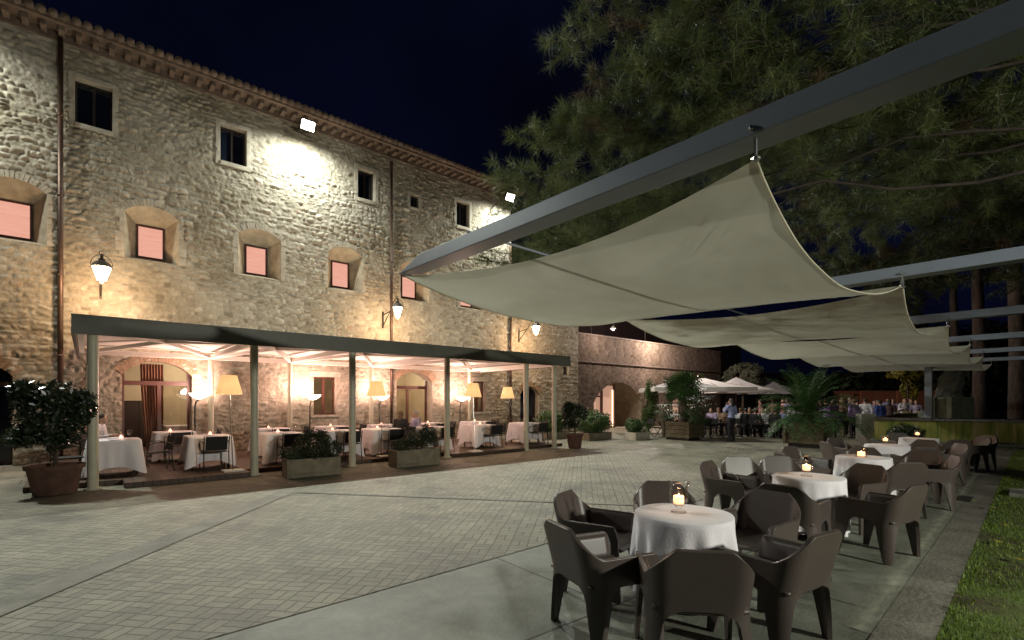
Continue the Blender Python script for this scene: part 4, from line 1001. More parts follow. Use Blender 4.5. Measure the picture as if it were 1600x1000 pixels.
def hurricane(x, y, z, lb, kind):
    t = empty('candle_holder', (x, y, z), 0, lb, 'candle holder', 'glass candle holders on the round tables'); t.scale = (1.15, 1.15, 1.1)
    if kind == 'hurricane':
        prof = [(.055, 0), (.052, .008), (.018, .018), (.016, .03), (.03, .045), (.058, .075), (.068, .11), (.062, .16), (.06, .185), (.074, .215), (.080, .225)]
        th = [(r_ - .004, z_ + .003) for r_, z_ in prof[::-1] if z_ > .04] + [(0, .05)]
        MB().lathe(prof + th, (0, 0, 0), 36).build('glass', M['glass'], t, smooth=True); c0, cr_, ch = .062, .036, .058
    elif kind == 'square':
        MB().box(-.07, .07, -.07, .07, 0, .012).box(-.07, -.064, -.07, .07, .012, .12).box(.064, .07, -.07, .07, .012, .12).box(-.064, .064, -.07, -.064, .012, .12).box(-.064, .064, .064, .07, .012, .12).build('glass', M['glass'], t); c0, cr_, ch = .014, .045, .055
    else:
        prof = [(.045, 0), (.012, .01), (.01, .04), (.04, .06), (.066, .10), (.066, .13), (.052, .17)]
        th = [(r_ - .004, z_ + .003) for r_, z_ in prof[::-1] if z_ > .05] + [(0, .065)]
        MB().lathe(prof + th, (0, 0, 0), 28).build('glass', M['glass'], t, smooth=True); c0, cr_, ch = .072, .036, .045
    MB().lathe([(cr_, c0), (cr_, c0 + ch), (cr_ - .008, c0 + ch), (0, c0 + ch - .008)], (0, 0, 0), 20).build('candle', M['wax'], t, smooth=False)
    MB().lathe([(.0, 0), (.006, .008), (.005, .018), (0, .030)], (0, 0, c0 + ch - .010), 10).build('flame', M['flame'], t, smooth=True)
    ld = bpy.data.lights.new('candle_light', 'POINT'); ld.energy = .7; ld.color = (1, .55, .25); ld.shadow_soft_size = .015
    lo = bpy.data.objects.new('candle_light', ld); col.objects.link(lo); lo.parent = t; lo.location = (0, 0, c0 + ch + .03)
TC = []
for i, (D, Rr) in enumerate(tables):
    x, y = cd(D, Rr); TC.append((x, y))
    t = empty('round_table', (x, y, 0), 0, 'round pedestal table under its cloth, the %s' % names_[i], 'table', 'round tables along the concrete paving')
    link_mesh('tabletop', rt_top, None, t); link_mesh('pedestal', rt_ped, None, t)
    o = link_mesh('tablecloth', cloth_mesh('tablecloth', .385, .738, .56, False, i + 11, 144, 14, fold=.048, flare=.03)); o.location = (x, y, 0.001); o.rotation_euler = (0, 0, i * 1.3)
    tag(o, 'white draped cloth on the ' + names_[i], 'tablecloth', 'white cloths on the round tables')
    hx, hy = cd(D - (0.0 if i else -.02), Rr - .03)
    hurricane(hx, hy, .742, 'lit candle in a clear glass on the ' + names_[i], ['hurricane', 'hurricane', 'square', 'goblet', 'goblet'][i])
# chairs: (table, dD, dR, label)
ch = [
 (0, .86, .14, 'behind the nearest round table, its back to the brick paving'), (0, .42, -.60, 'left behind the nearest round table, facing right'),
 (0, -.45, -.74, 'at the left front of the nearest round table'), (0, -.85, -.25, 'directly in front of the nearest round table, back to the viewer'),
 (0, -.52, .44, 'at the right front of the nearest round table'), (0, .42, .76, 'right behind the nearest round table, facing left'),
 (1, -.72, -.62, 'back to the viewer at the left front of the second round table'), (1, -.66, .34, 'standing clear at the right front of the second round table'),
 (1, .72, -.60, 'at the left of the second round table, seen from its side'), (1, 1.15, -.16, 'behind the left side of the second round table'),
 (1, 1.25, .42, 'behind the second round table, against the third table'), (1, .50, .85, 'at the right rear of the second round table'),
 (2, -.85, -.18, 'back to the viewer in front of the third round table'), (2, -.28, .80, 'dark sided at the right front of the third round table'),
 (2, .05, -.95, 'at the left of the third round table'), (2, .85, -.38, 'behind the third round table at its left'), (2, .75, .5, 'behind the third round table at its right'),
 (2, .25, 1.02, 'at the right rear of the third round table'),
 (3, -.85, -.1, 'in front of the fourth round table, back to the viewer'), (3, -.3, .85, 'at the right front of the fourth round table'), (3, .0, -.9, 'at the left of the fourth round table'),
 (3, .85, -.2, 'behind the fourth round table'), (3, .4, .95, 'at the right rear of the fourth round table'),
 (4, -.85, -.05, 'in front of the farthest round table'), (4, -.25, .95, 'at the right front of the farthest round table'), (4, .1, -.9, 'at the left of the farthest round table'),
 (4, .8, .3, 'behind the farthest round table'), (4, .15, 1.5, 'standing alone right of the farthest round table')]
for k, (ti, a, b, lb) in enumerate(ch):
    D, Rr = tables[ti]; x, y = cd(D + a, Rr + b); tx, ty = TC[ti]
    armchair(x, y, tx, ty, 'brown armchair ' + lb, .16 * math.sin(k * 2.7))

# ================================================================== steel frame and shade sails
ZB = 3.30
uD, uR = math.cos(math.atan(815 / F)), math.sin(math.atan(815 / F))     # bay direction in (depth, right)
near0 = Vector((3.06, 1.49)); far0 = Vector((6.45, -1.5))               # beam 1 between these (depth, right)
bd = (far0 - near0).normalized(); ud = Vector((uD, uR)); BAY = 5.1
def fr(i, t, z):                                                        # bay line i, fraction t near->far
    p = near0 + ud * (BAY * i) + (far0 - near0) * t; x, y = cd(p.x, p.y); return Vector((x, y, z))
SF = empty('steel_canopy_frame', tuple(fr(0, .5, 0)), 0, 'blue grey steel beam frame carrying the fabric sails over the round tables', 'canopy frame')
Si = -Vector(SF.location)
NB = 6
for i in range(NB):
    a = fr(i, -1.9, ZB); b = fr(i, 1.0, ZB); d = (b - a).normalized(); sd = Vector((d.y, -d.x, 0)); bt = .15; wd = .24
    if sd.x < 0: sd = -sd
    b2 = b - d * .55
    vs = [a, a + sd * wd, b + sd * wd * .2, b, a + Vector((0, 0, bt)), a + sd * wd + Vector((0, 0, bt)), b2 + sd * wd + Vector((0, 0, bt)), b2 + Vector((0, 0, bt))]
    vs[2] = b2 + sd * wd + d * .35
    o = MB().add(vs, [(3, 2, 1, 0), (4, 5, 6, 7), (0, 1, 5, 4), (1, 2, 6, 5), (2, 3, 7, 6), (3, 0, 4, 7)]).build('beam', M['steel'], SF, bevel=.008); o.location = Si
    for tt in (-1.0, -.35, .0):
        p = fr(i, tt, ZB); q = MB().ell(tuple(p + Vector((-.01, 0, .04))), (.018, .018, .018), 8, 6); q.build('bolt', M['chrome'], o)
for t_ in (.66,):
    o = MB().bar(fr(0, t_, ZB + .17), fr(NB - 1, t_, ZB + .17), .02, .02).build('purlin', M['steel'], SF); o.location = Si
for i in (0, 2, 4, 5):
    p = fr(i, -1.7, 0); o = MB().box(p.x + .02, p.x + .2, p.y - .09, p.y + .09, 0, ZB).build('post', M['steel'], SF, bevel=.006); o.location = Si
p = Vector(at(1451, 19.3) + (0,)); o = MB().box(p.x - .11, p.x + .11, p.y - .11, p.y + .11, 0, ZB).build('post', M['steel'], SF, bevel=.006); o.location = Si
def sail_mat():
    m = bpy.data.materials.new('ecru_sail_fabric'); m.use_nodes = True; t = m.node_tree; N = t.nodes; L = t.links; b = N['Principled BSDF']
    b.inputs['Roughness'].default_value = .9
    tcn = N.new('ShaderNodeTexCoord'); n = N.new('ShaderNodeTexNoise'); n.inputs['Scale'].default_value = .8; n.inputs['Detail'].default_value = 6
    L.new(tcn.outputs['Object'], n.inputs['Vector']); r = N.new('ShaderNodeValToRGB'); r.color_ramp.elements[0].position = .3; r.color_ramp.elements[0].color = (.60, .57, .45, 1); r.color_ramp.elements[1].position = .7; r.color_ramp.elements[1].color = (.70, .67, .55, 1)
    L.new(n.outputs['Fac'], r.inputs['Fac']); L.new(r.outputs[0], b.inputs['Base Color'])
    tr = N.new('ShaderNodeBsdfTranslucent'); L.new(r.outputs[0], tr.inputs['Color']); mx = N.new('ShaderNodeMixShader'); mx.inputs[0].default_value = .48
    L.new(b.outputs[0], mx.inputs[1]); L.new(tr.outputs[0], mx.inputs[2]); L.new(mx.outputs[0], N['Material Output'].inputs[0])
    n2 = N.new('ShaderNodeTexNoise'); n2.inputs['Scale'].default_value = 1.5; n2.inputs['Detail'].default_value = 3
    mp = N.new('ShaderNodeMapping'); mp.inputs['Scale'].default_value = (.5, 2.5, 1); L.new(tcn.outputs['Object'], mp.inputs[0]); L.new(mp.outputs[0], n2.inputs['Vector'])
    bp = N.new('ShaderNodeBump'); bp.inputs['Strength'].default_value = .35; bp.inputs['Distance'].default_value = .08; L.new(n2.outputs['Fac'], bp.inputs['Height']); L.new(bp.outputs[0], b.inputs['Normal']); return m
M['sail'] = sail_mat()
sl = ['largest ecru fabric sail, nearest under the first steel beam', 'second ecru fabric sail from the first steel beam', 'third ecru fabric sail from the first steel beam', 'fourth ecru fabric sail, with a bright upturned corner', 'fifth and farthest ecru fabric sail of the canopy']
for i in range(5):
    nu, nv = 56, 48; vs = []
    for a in range(nu + 1):
        for b in range(nv + 1):
            s = a / nu; t_ = b / nv
            e0 = .012 + .075 * 4 * t_ * (1 - t_); s2 = e0 + s * (1 - 2 * e0)             # ends curve away from the beams
            tin = .03 * 4 * s * (1 - s); t2 = tin + t_ * (1 - 2 * tin)
            z = ZB - .02 - .11 * (1 - t_) - .36 * (4 * s * (1 - s)) ** .9 * (1 - .12 * math.sin(math.pi * t_))
            z -= .10 * math.sin(math.pi * t_) * (abs(2 * s - 1) ** 3)                     # edge dips between the hooks
            cd_ = min(math.hypot(s, t_), math.hypot(s, 1 - t_), math.hypot(1 - s, t_), math.hypot(1 - s, 1 - t_))
            z += .012 * math.sin(34 * math.atan2(min(t_, 1 - t_), min(s, 1 - s) + 1e-6)) * math.exp(-cd_ * 3.2) * min(1, cd_ * 6)
            z += .006 * math.sin(s * 21 + t_ * 5 + i) * math.sin(math.pi * s)
            p = near0 + ud * (BAY * (i + s2)) + (far0 - near0) * (t2 * .985 + .0); x, y = cd(p.x, p.y)
            vs.append((x, y, z))
    fs = [(a * (nv + 1) + b, a * (nv + 1) + b + 1, (a + 1) * (nv + 1) + b + 1, (a + 1) * (nv + 1) + b) for a in range(nu) for b in range(nv)]
    me = bpy.data.meshes.new('shade_sail'); me.from_pydata(vs, [], fs); me.materials.append(M['sail']); me.shade_smooth()
    o = link_mesh('shade_sail', me); tag(o, sl[i], 'shade sail', 'fabric sails hung between the steel beams')
    for b in (0, nv): MB().tube([vs[a * (nv + 1) + b] for a in range(0, nu + 1, 2)], .009, 5).build('hem', M['sail'], o, smooth=True)
    for a, b in ((0, 0), (0, nv), (nu, 0), (nu, nv)):
        hk = MB(); p = Vector(vs[a * (nv + 1) + b]); hk.tube([p, (p.x, p.y, ZB + .01)], .010, 6); hk.ell(tuple(p), (.03, .03, .02), 8, 5); hk.build('hook', M['chrome'], o)

# ================================================================== vegetation
def leaf_cloud(n, c, r, size, seed=0, shell=.55, nf=1.3, thr=.38, elong=1.6, flat=0):
    rng = np.random.default_rng(seed); P = rng.normal(size=(n * 4, 3)); P /= np.linalg.norm(P, axis=1)[:, None]
    rad = shell + (1 - shell) * rng.random(len(P)); Q = P * rad[:, None]
    dn = vnoise(Q[:, 0] * nf * 2 + Q[:, 2] * 1.3, Q[:, 1] * nf * 2 + Q[:, 2] * 1.7, seed); lump = .82 + .36 * vnoise(P[:, 0] * 2.6 + 5, P[:, 2] * 2.6 + P[:, 1] * 2.1, seed + 3)
    k = dn > thr; Q = (Q * lump[:, None])[k][:n]; P = P[k][:n]; m = len(Q)
    C = Q * np.array(r) + np.array(c)
    a = rng.normal(size=(m, 3)); a /= np.linalg.norm(a, axis=1)[:, None]; nrm = P + .8 * rng.normal(size=(m, 3)); nrm /= np.linalg.norm(nrm, axis=1)[:, None]
    b = np.cross(nrm, a); b /= np.linalg.norm(b, axis=1)[:, None] + 1e-9; a = np.cross(b, nrm)
    s = size * (.6 + .8 * rng.random(m))[:, None]
    V = np.stack([C - a * s * elong, C + b * s * .55 + nrm * s * .15, C + a * s * elong, C - b * s * .55 + nrm * s * .15], 1).reshape(-1, 3)
    return V, np.arange(len(V)).reshape(-1, 4)
def shrub(parts, base, matl, trunkpts, parent, sname='foliage'):
    V = []; Fc = []; n = 0
    for kw in parts:
        v, f = leaf_cloud(**kw); V.append(v); Fc.append(f + n); n += len(v)
    me = np_mesh(sname, np.concatenate(V), np.concatenate(Fc), matl); link_mesh(sname, me, None, parent)
    s = MB()
    for tp in trunkpts: s.tube(tp[0], tp[1], 7)
    if trunkpts: s.build('stem', M['bark2'], parent, smooth=True)
def pot_shrub(px, D, lb, potr, poth, crown, matl, n, size, seed, catname='potted shrub'):
    x, y = at(px, D); t = empty('potted_shrub', (x, y, 0), 0, lb, catname)
    MB().lathe([(potr * .68, 0), (potr * .72, .01), (potr * .92, poth * .85), (potr, poth * .86), (potr * 1.02, poth), (potr * .9, poth), (potr * .85, poth * .85), (0, poth * .84)], (0, 0, 0), 32).build('pot', M['pot'], t, smooth=True, auto=True)
    MB().lathe([(potr * .86, poth * .86), (0, poth * .9)], (0, 0, 0), 20).build('soil', M['soil'], t)
    c, r_ = crown
    tr = [([(0, 0, poth * .8), (.03, .02, c[2] - r_[2] * .6), (0, 0, c[2])], [.035, .03, .02])]
    for k in range(5):
        a = k * 1.26; tr.append(([(0, 0, poth + .15), (.3 * r_[0] * math.cos(a), .3 * r_[1] * math.sin(a), c[2] - r_[2] * .4), (.75 * r_[0] * math.cos(a), .75 * r_[1] * math.sin(a), c[2] + .1)], [.02, .014, .007]))
    shrub([dict(n=int(n * .62), c=c, r=(r_[0] * .9, r_[1] * .9, r_[2] * .92), size=size, seed=seed), dict(n=int(n * .2), c=(c[0] - r_[0] * .55, c[1], c[2] + r_[2] * .55), r=(r_[0] * .45, r_[1] * .45, r_[2] * .42), size=size, seed=seed + 1),
           dict(n=int(n * .14), c=(c[0] + r_[0] * .6, c[1] - .1, c[2] + r_[2] * .25), r=(r_[0] * .42, r_[1] * .5, r_[2] * .5), size=size, seed=seed + 2), dict(n=int(n * .08), c=(c[0] - r_[0] * .75, c[1], c[2] - r_[2] * .55), r=(r_[0] * .35, r_[1] * .35, r_[2] * .28), size=size, seed=seed + 3)], None, matl, tr, t)
    return t
pot_shrub(86, 8.75, 'large dark glossy shrub in a terracotta pot by the first pergola post', .41, .52, ((-.02, 0, 1.38), (.60, .55, .66)), M['leafdark'], 5200, .036, 5)
pot_shrub(898, 17.2, 'small glossy shrub in a brown pot just beyond the last pergola post', .30, .5, ((-.05, 0, 1.12), (.5, .45, .52)), M['leafdark'], 2400, .035, 6)
def trough(px, D, rz, lb, ln, wd, ht, parts, matl, tm='trough', catn='planter'):
    x, y = at(px, D); t = empty('stone_planter', (x, y, 0), rz, lb, catn)
    a, b = ln / 2, wd / 2; m_ = MB(); th = .06
    m_.box(-a, a, -b, b, 0, .08).box(-a, a, -b, -b + th, .08, ht).box(-a, a, b - th, b, .08, ht).box(-a, -a + th, -b + th, b - th, .08, ht).box(a - th, a, -b + th, b - th, .08, ht)
    m_.build('trough', M[tm], t, bevel=.012); MB().box(-a + th, a - th, -b + th, b - th, ht - .1, ht - .05).build('soil', M['soil'], t)
    shrub(parts, None, matl, [([(-.2, 0, ht - .08), (-.2, .02, ht + .25)], [.015, .01]), ([(.2, 0, ht - .08), (.22, .02, ht + .3)], [.015, .01])], t); return t
trough(487, 10.9, R(-5), 'stone trough with a domed dark shrub between the second and third pergola posts', 1.12, .5, .40,
       [dict(n=4200, c=(.06, 0, .66), r=(.45, .36, .38), size=.017, seed=11, thr=.3), dict(n=1300, c=(-.4, 0, .48), r=(.3, .25, .16), size=.016, seed=12, thr=.3), dict(n=1500, c=(.42, 0, .52), r=(.28, .25, .25), size=.016, seed=13, thr=.3)], M['leafbox'])
trough(648, 12.6, R(-3), 'stone trough with a slanting dark shrub between the third and fourth pergola posts', 1.2, .5, .42,
       [dict(n=3000, c=(.12, 0, .66), r=(.5, .32, .24), size=.017, seed=14, thr=.3), dict(n=1500, c=(.36, 0, .78), r=(.25, .28, .26), size=.017, seed=15, thr=.3), dict(n=1200, c=(-.35, 0, .52), r=(.28, .25, .2), size=.017, seed=16, thr=.3)], M['leafbox'])
trough(930, 21.0, 0, 'low stone trough with a wide rounded green shrub past the pergola', 1.5, .6, .3,
       [dict(n=7000, c=(0, .1, .72), r=(.95, .7, .52), size=.028, seed=17, thr=.25)], M['leafgreen'])
trough(866, 21.5, 0, 'rounded green shrub in a stone trough half hidden behind the last pergola posts', 1.3, .6, .3,
       [dict(n=5500, c=(0, .1, .72), r=(.85, .65, .52), size=.028, seed=18, thr=.25)], M['leafgreen'])
trough(996, 20.9, 0, 'small pale stone planter with a low green shrub left of the fan palm', 1.0, .55, .32,
       [dict(n=2600, c=(-.1, .1, .58), r=(.42, .35, .32), size=.026, seed=19, thr=.25), dict(n=500, c=(.5, .1, .5), r=(.25, .3, .35), size=.03, seed=20)], M['leafgreen'], 'dressed')
# olive like shrubs and climbers
def bush(px, D, lb, parts, matl, stems, cat='shrub', nm='garden_shrub'):
    x, y = at(px, D); t = empty(nm, (x, y, 0), 0, lb, cat); shrub(parts, None, matl, stems, t); return t
bush(1013, 25, 'loose climbing plant beside the arched entrance left of the umbrellas', [dict(n=2600, c=(0, 0, 1.35), r=(.65, .5, 1.3), size=.045, seed=21, thr=.42)], M['leafgreen'], [([(0, 0, 0), (.05, 0, 1.2), (0, 0, 2.2)], [.05, .03, .01])])
bush(1160, 38, 'pale olive tree rising above the white umbrellas at the terrace wall end', [dict(n=5200, c=(0, 0, 3.4), r=(1.7, 1.5, 1.2), size=.075, seed=22, thr=.42, elong=2.4)], M['leafolive'], [([(0, 0, 0), (.1, 0, 1.6), (0, 0, 3.2)], [.14, .1, .05])], 'tree', 'olive_tree')
bush(1218, 42, 'broad pale shrub behind the arching palm at the dark far wall', [dict(n=5000, c=(0, 0, 2.1), r=(3.4, 1.6, 1.3), size=.085, seed=23, thr=.4, elong=2.2)], M['leafolive'], [([(0, 0, 0), (.1, 0, 1.0), (0, 0, 2.0)], [.12, .1, .05])])
bush(1416, 30, 'small tree with lit yellow green leaves beyond the canopy end', [dict(n=900, c=(0, 0, 3.35), r=(.9, .9, .5), size=.09, seed=24, thr=.45), dict(n=380, c=(.9, 0, 2.3), r=(.5, .5, .7), size=.08, seed=25, thr=.45)], M['leafyellow'], [([(.6, 0, 0), (.5, 0, 1.8), (0, 0, 3.2)], [.07, .06, .03])], 'tree', 'small_tree')
bush(1416, 16.3, 'dark low bush growing in front of the mossy pool wall', [dict(n=2600, c=(0, 0, .42), r=(.85, .5, .42), size=.035, seed=26, thr=.3)], M['leafbox'], [([(0, 0, 0), (0, 0, .4)], [.02, .01])])

# ---- palms in wooden boxes
def plank_box(t, a, b, z0, z1):
    m_ = MB(); n = 4
    for k in range(n):
        za = z0 + (z1 - z0) * k / n + .006; zb = z0 + (z1 - z0) * (k + 1) / n - .006
        m_.box(-a, a, -b, -b + .04, za, zb).box(-a, a, b - .04, b, za, zb).box(-a, -a + .04, -b + .04, b - .04, za, zb).box(a - .04, a, -b + .04, b - .04, za, zb)
    for sx in (-1, 1):
        for sy in (-1, 1): m_.box(sx * a - .05, sx * a + .05, sy * b - .05, sy * b + .05, z0 - .02, z1 + .015)
    m_.build('box', M['planks'], t, bevel=.005); MB().box(-a * .85, a * .85, -b * .85, b * .85, 0, z0 + .05).build('base', M['blackmetal'], t); MB().box(-a + .05, a - .05, -b + .05, b - .05, z1 - .12, z1 - .06).build('soil', M['soil'], t)
x, y = at(1067, 21.0); t = empty('fan_palm', (x, y, 0), 0, 'bushy fan palm in a square wooden box before the white umbrellas', 'palm'); plank_box(t, .58, .58, .1, .78)
MB().tube([(0, 0, .6), (.03, 0, 1.3), (0, .02, 2.0)], [.2, .17, .12], 10).build('trunk', M['bark'], t)
V = []; rng = random.Random(5); stem = MB()
for k in range(74):
    el = R(rng.uniform(-25, 85)); az = k * 2.399; L_ = rng.uniform(.5, 1.0); z0 = 1.15 + .8 * rng.random() * (.3 + .7 * max(0, math.sin(el)))
    d = Vector((math.cos(el) * math.cos(az), math.cos(el) * math.sin(az), math.sin(el))); c = Vector((0, 0, z0)) + d * L_; stem.tube([(0, 0, z0), tuple(c)], .008, 4)
    sd = d.cross(Vector((0, 0, 1))).normalized(); up_ = sd.cross(d).normalized(); nb = 15; rad = rng.uniform(.5, .72)
    for j in range(nb):
        a = R(-115 + 230 * j / (nb - 1)); tip = c + (d * math.cos(a) + sd * math.sin(a)) * rad * (1 - .12 * abs(math.sin(a))) - Vector((0, 0, .10 + .06 * rng.random())); w_ = .030
        mid = c + (d * math.cos(a) + sd * math.sin(a)) * rad * .55; tt = (d * -math.sin(a) + sd * math.cos(a))
        V += [c, mid + tt * w_, tip, mid - tt * w_]
me = np_mesh('crown', [tuple(p) for p in V], np.arange(len(V)).reshape(-1, 4), M['leafpalm']); link_mesh('crown', me, None, t); stem.build('leaf_stalk', M['leafpalm'], t)
x, y = at(1262, 17.7); t = empty('date_palm', (x, y, 0), 0, 'arching date palm in a wooden plank box left of the standing crowd', 'palm'); plank_box(t, .45, .6, .12, .86)
MB().tube([(0, 0, .7), (0, 0, 1.15)], [.22, .2], 10).build('trunk', M['bark'], t)
V = []; stem = MB(); rng = random.Random(9)
for k in range(64):
    az = k * 2.399 + rng.random() * .3; el = R(rng.uniform(12, 80)); L_ = rng.uniform(1.7, 2.35); p = Vector((0, 0, 1.1)); d = Vector((math.cos(el) * math.cos(az), math.cos(el) * math.sin(az), math.sin(el))); pts = [p.copy()]
    nseg = 16
    for j in range(nseg):
        p = p + d * (L_ / nseg); d = (d + Vector((0, 0, -.085 - .03 * rng.random()))).normalized(); pts.append(p.copy())
        if p.z > 2.75: d.z -= .12
        if j > 1:
            sd = d.cross(Vector((0, 0, 1))).normalized()
            for q_ in (-1, 1):
                for hh in (0, .5):
                    b0 = p - d * (L_ / nseg) * hh; ll = .34 * math.sin(math.pi * min(1, (j + 1.5) / (nseg + 1.2))) + .06
                    tip = b0 + (sd * q_ * .85 + d * .55).normalized() * ll + Vector((0, 0, .05 - .14 * rng.random())); md = (b0 + tip) / 2
                    V += [b0, md + d * .019, tip, md - d * .019]
    stem.tube(pts, [.016 - .0008 * j for j in range(len(pts))], 5)
me = np_mesh('crown', [tuple(p) for p in V], np.arange(len(V)).reshape(-1, 4), M['leafpalm']); link_mesh('crown', me, None, t); stem.build('frond_rib', M['leafpalm'], t, smooth=True)

# ---- pines
def needles(tufts, per, length, wid, seed):
    rng = np.random.default_rng(seed); P = np.array([t_[0] for t_ in tufts]); Dr = np.array([t_[1] for t_ in tufts]); n = len(P)
    P = np.repeat(P, per, 0); Dr = np.repeat(Dr, per, 0); r_ = rng.normal(size=P.shape); r_ /= np.linalg.norm(r_, axis=1)[:, None]
    d = Dr * .75 + r_ * .95; d[:, 2] += .05; d /= np.linalg.norm(d, axis=1)[:, None]
    L_ = length * (.65 + .5 * rng.random(len(P)))[:, None]
    P0 = P - Dr * (rng.random(len(P)) * .16)[:, None]
    s = np.cross(d, rng.normal(size=P.shape)); s /= np.linalg.norm(s, axis=1)[:, None]; s *= wid
    V = np.stack([P0 - s, P0 + s, P0 + d * L_ + np.array([0, 0, -.01])], 1).reshape(-1, 3)
    return V, np.arange(len(V)).reshape(-1, 3)
def pine(base, lb, trunk_pts, trunk_r, limbs, seed, per=32, length=.25, wid=.0034, step=.24, lat=.9, brown=.03, nm='needle'):
    t = empty('pine_tree', base, 0, lb, 'tree', 'pines at the lawn side'); B0 = Vector(base); rng = random.Random(seed)
    MB().tube([Vector(p) - B0 for p in trunk_pts], trunk_r, 14).build('trunk', M['bark'], t, smooth=True)
    br = MB(); tufts = []; tb = []
    for (a, b, spread, dn) in limbs:
        a = Vector(a) - B0; b = Vector(b) - B0; mid = (a + b) / 2 + Vector((0, 0, .08 * (b - a).length)); n = 14; pts = []
        for k in range(n + 1):
            s = k / n; p = a * (1 - s) ** 2 + mid * 2 * s * (1 - s) + b * s * s; p += Vector((rng.uniform(-1, 1), rng.uniform(-1, 1), rng.uniform(-1, 1))) * .15; pts.append(p)
        ln = (b - a).length; br.tube(pts, [max(.008, .034 * (1 - .85 * k / n) * min(1, ln / 8)) for k in range(n + 1)], 6)
        ax = (pts[-1] - pts[-4]).normalized(); nb = int(dn * 42)
        for _ in range(nb):
            back = rng.random() ** 1.4 * min(ln * .6, spread * 2.4); q0 = pts[max(0, n - int(back / ln * n) - 1)].lerp(pts[max(1, n - int(back / ln * n))], rng.random())
            d = Vector((rng.gauss(0, 1), rng.gauss(0, 1), rng.gauss(0, .55))).normalized() + ax * .5; d.normalize(); ll = spread * rng.uniform(.35, 1.1); path = [q0.copy()]; q = q0.copy(); m_ = max(3, int(ll / .17)); isb = rng.random() < brown
            for j in range(m_):
                d = (d + Vector((rng.uniform(-1, 1), rng.uniform(-1, 1), rng.uniform(-.6, .9))) * .25).normalized(); q = q + d * (ll / m_); path.append(q.copy())
                if j > 0:
                    for _2 in range(2):
                        e = (d * .8 + Vector((rng.gauss(0, 1), rng.gauss(0, 1), rng.gauss(0, 1))).normalized()).normalized(); (tb if isb else tufts).append((tuple(q + e * rng.uniform(.02, .22)), tuple(e)))
            br.tube(path, [.008] * len(path), 4, caps=False)
    br.build('branches', M['twig'], t, smooth=True)
    v, f = needles(tufts, per, length, wid, seed); link_mesh('crown', np_mesh('crown', v, f, M[nm]), None, t)
    if tb: v, f = needles(tb, per, length, wid, seed + 1); link_mesh('dry_needles', np_mesh('dry_needles', v, f, M['needle_brown']), None, t)
    print('pine tufts', len(tufts), len(tb))
def L3(px, py, D): return at(px, D, py)
b1 = (10.2, -3.2, 0); hub = lambda z: (10.2, -3.0, z)
limbs = []
for (px, py, D, s, dn) in ((800, 405, 11.0, 1.1, 1.1), (795, 300, 10.6, .9, .9), (850, 225, 10, .9, .9), (860, 380, 12, 1.2, 1.2), (920, 300, 11, 1.2, 1.2), (930, 200, 9.2, 1.0, 1.0), (1000, 230, 9, 1.1, 1.3), (1040, 330, 11, 1.2, 1.1),
                           (1000, 130, 8.5, .9, 1.0), (1100, 170, 8.2, 1.1, 1.3), (880, 60, 9, .9, .8), (1050, 40, 8, 1.0, .9), (1180, 90, 7.6, 1.1, 1.0), (1200, 200, 8.6, 1.2, 1.2), (1250, 290, 9.5, 1.2, 1.2), (1300, 180, 8, 1.1, 1.1),
                           (960, 400, 13, 1.2, 1.0), (1330, 350, 11, 1.2, 1.2), (1120, 250, 10.5, 1.2, 1.2), (1350, 90, 7.5, 1.0, .9), (1420, 260, 9, 1.0, 1.0)):
    e = L3(px, py, D); limbs.append((hub(min(e[2] + .5, 10.5) - 1.2), e, s, dn))
pine(b1, 'near pine reaching long needled limbs over the steel beam', [(10.2, -3.2, 0), (10.3, -3.1, 4), (10.2, -3, 8), (10.1, -2.9, 13)], [.3, .26, .2, .08], limbs, 31)
b2 = (22, -4.5, 0); limbs = []
for (px, py, D, s, dn) in ((1240, 330, 15, 1.4, 1.2), (1300, 420, 18, 1.4, 1.1), (1320, 250, 14, 1.4, 1.2), (1400, 330, 15, 1.4, 1.3), (1400, 170, 13, 1.4, 1.2), (1470, 400, 17, 1.4, 1.1), (1480, 250, 14, 1.3, 1.1), (1550, 340, 15, 1.3, .9), (1540, 180, 13, 1.2, .8), (1580, 440, 17, 1.3, .8), (1500, 80, 13, 1.2, .7), (1380, 60, 14, 1.3, .8), (1260, 150, 15, 1.4, .9), (1180, 270, 16, 1.3, .9), (1200, 380, 18, 1.2, .7)):
    e = L3(px, py, D); limbs.append(((22, -4.4, max(4.5, e[2] - 1)), e, s, dn))
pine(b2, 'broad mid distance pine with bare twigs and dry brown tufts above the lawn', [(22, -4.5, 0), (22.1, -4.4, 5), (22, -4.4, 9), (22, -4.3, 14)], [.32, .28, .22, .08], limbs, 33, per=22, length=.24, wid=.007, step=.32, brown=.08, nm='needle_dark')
for k, (px, D, r_, lb) in enumerate(((1531, 26, .34, 'pine with a pale floodlit trunk behind the pool, right of the dark rock'), (1493, 30, .26, 'slim dark trunked pine just right of the dark rock'), (1590, 23, .36, 'thick trunked pine at the right edge of the photo'))):
    x, y = at(px, D); tp = [(x, y, 0), (x + .1, y, 4), (x - .05, y + .1, 8), (x, y, 12.5)]; limbs = []
    rg = random.Random(k + 70)
    for j in range(9):
        a = j * .7 + k; limbs.append(((x, y, 7.5 + j * .5), (x + 4.0 * math.cos(a), y + 4.0 * math.sin(a), 8.3 + j * .6 + rg.uniform(-.8, .8)), 1.5, .6))
    pine((x, y, 0), lb, tp, [r_, r_ * .85, r_ * .7, .08], limbs, 40 + k, per=14, length=.30, wid=.012, step=.5, brown=.06, nm='needle_dark')

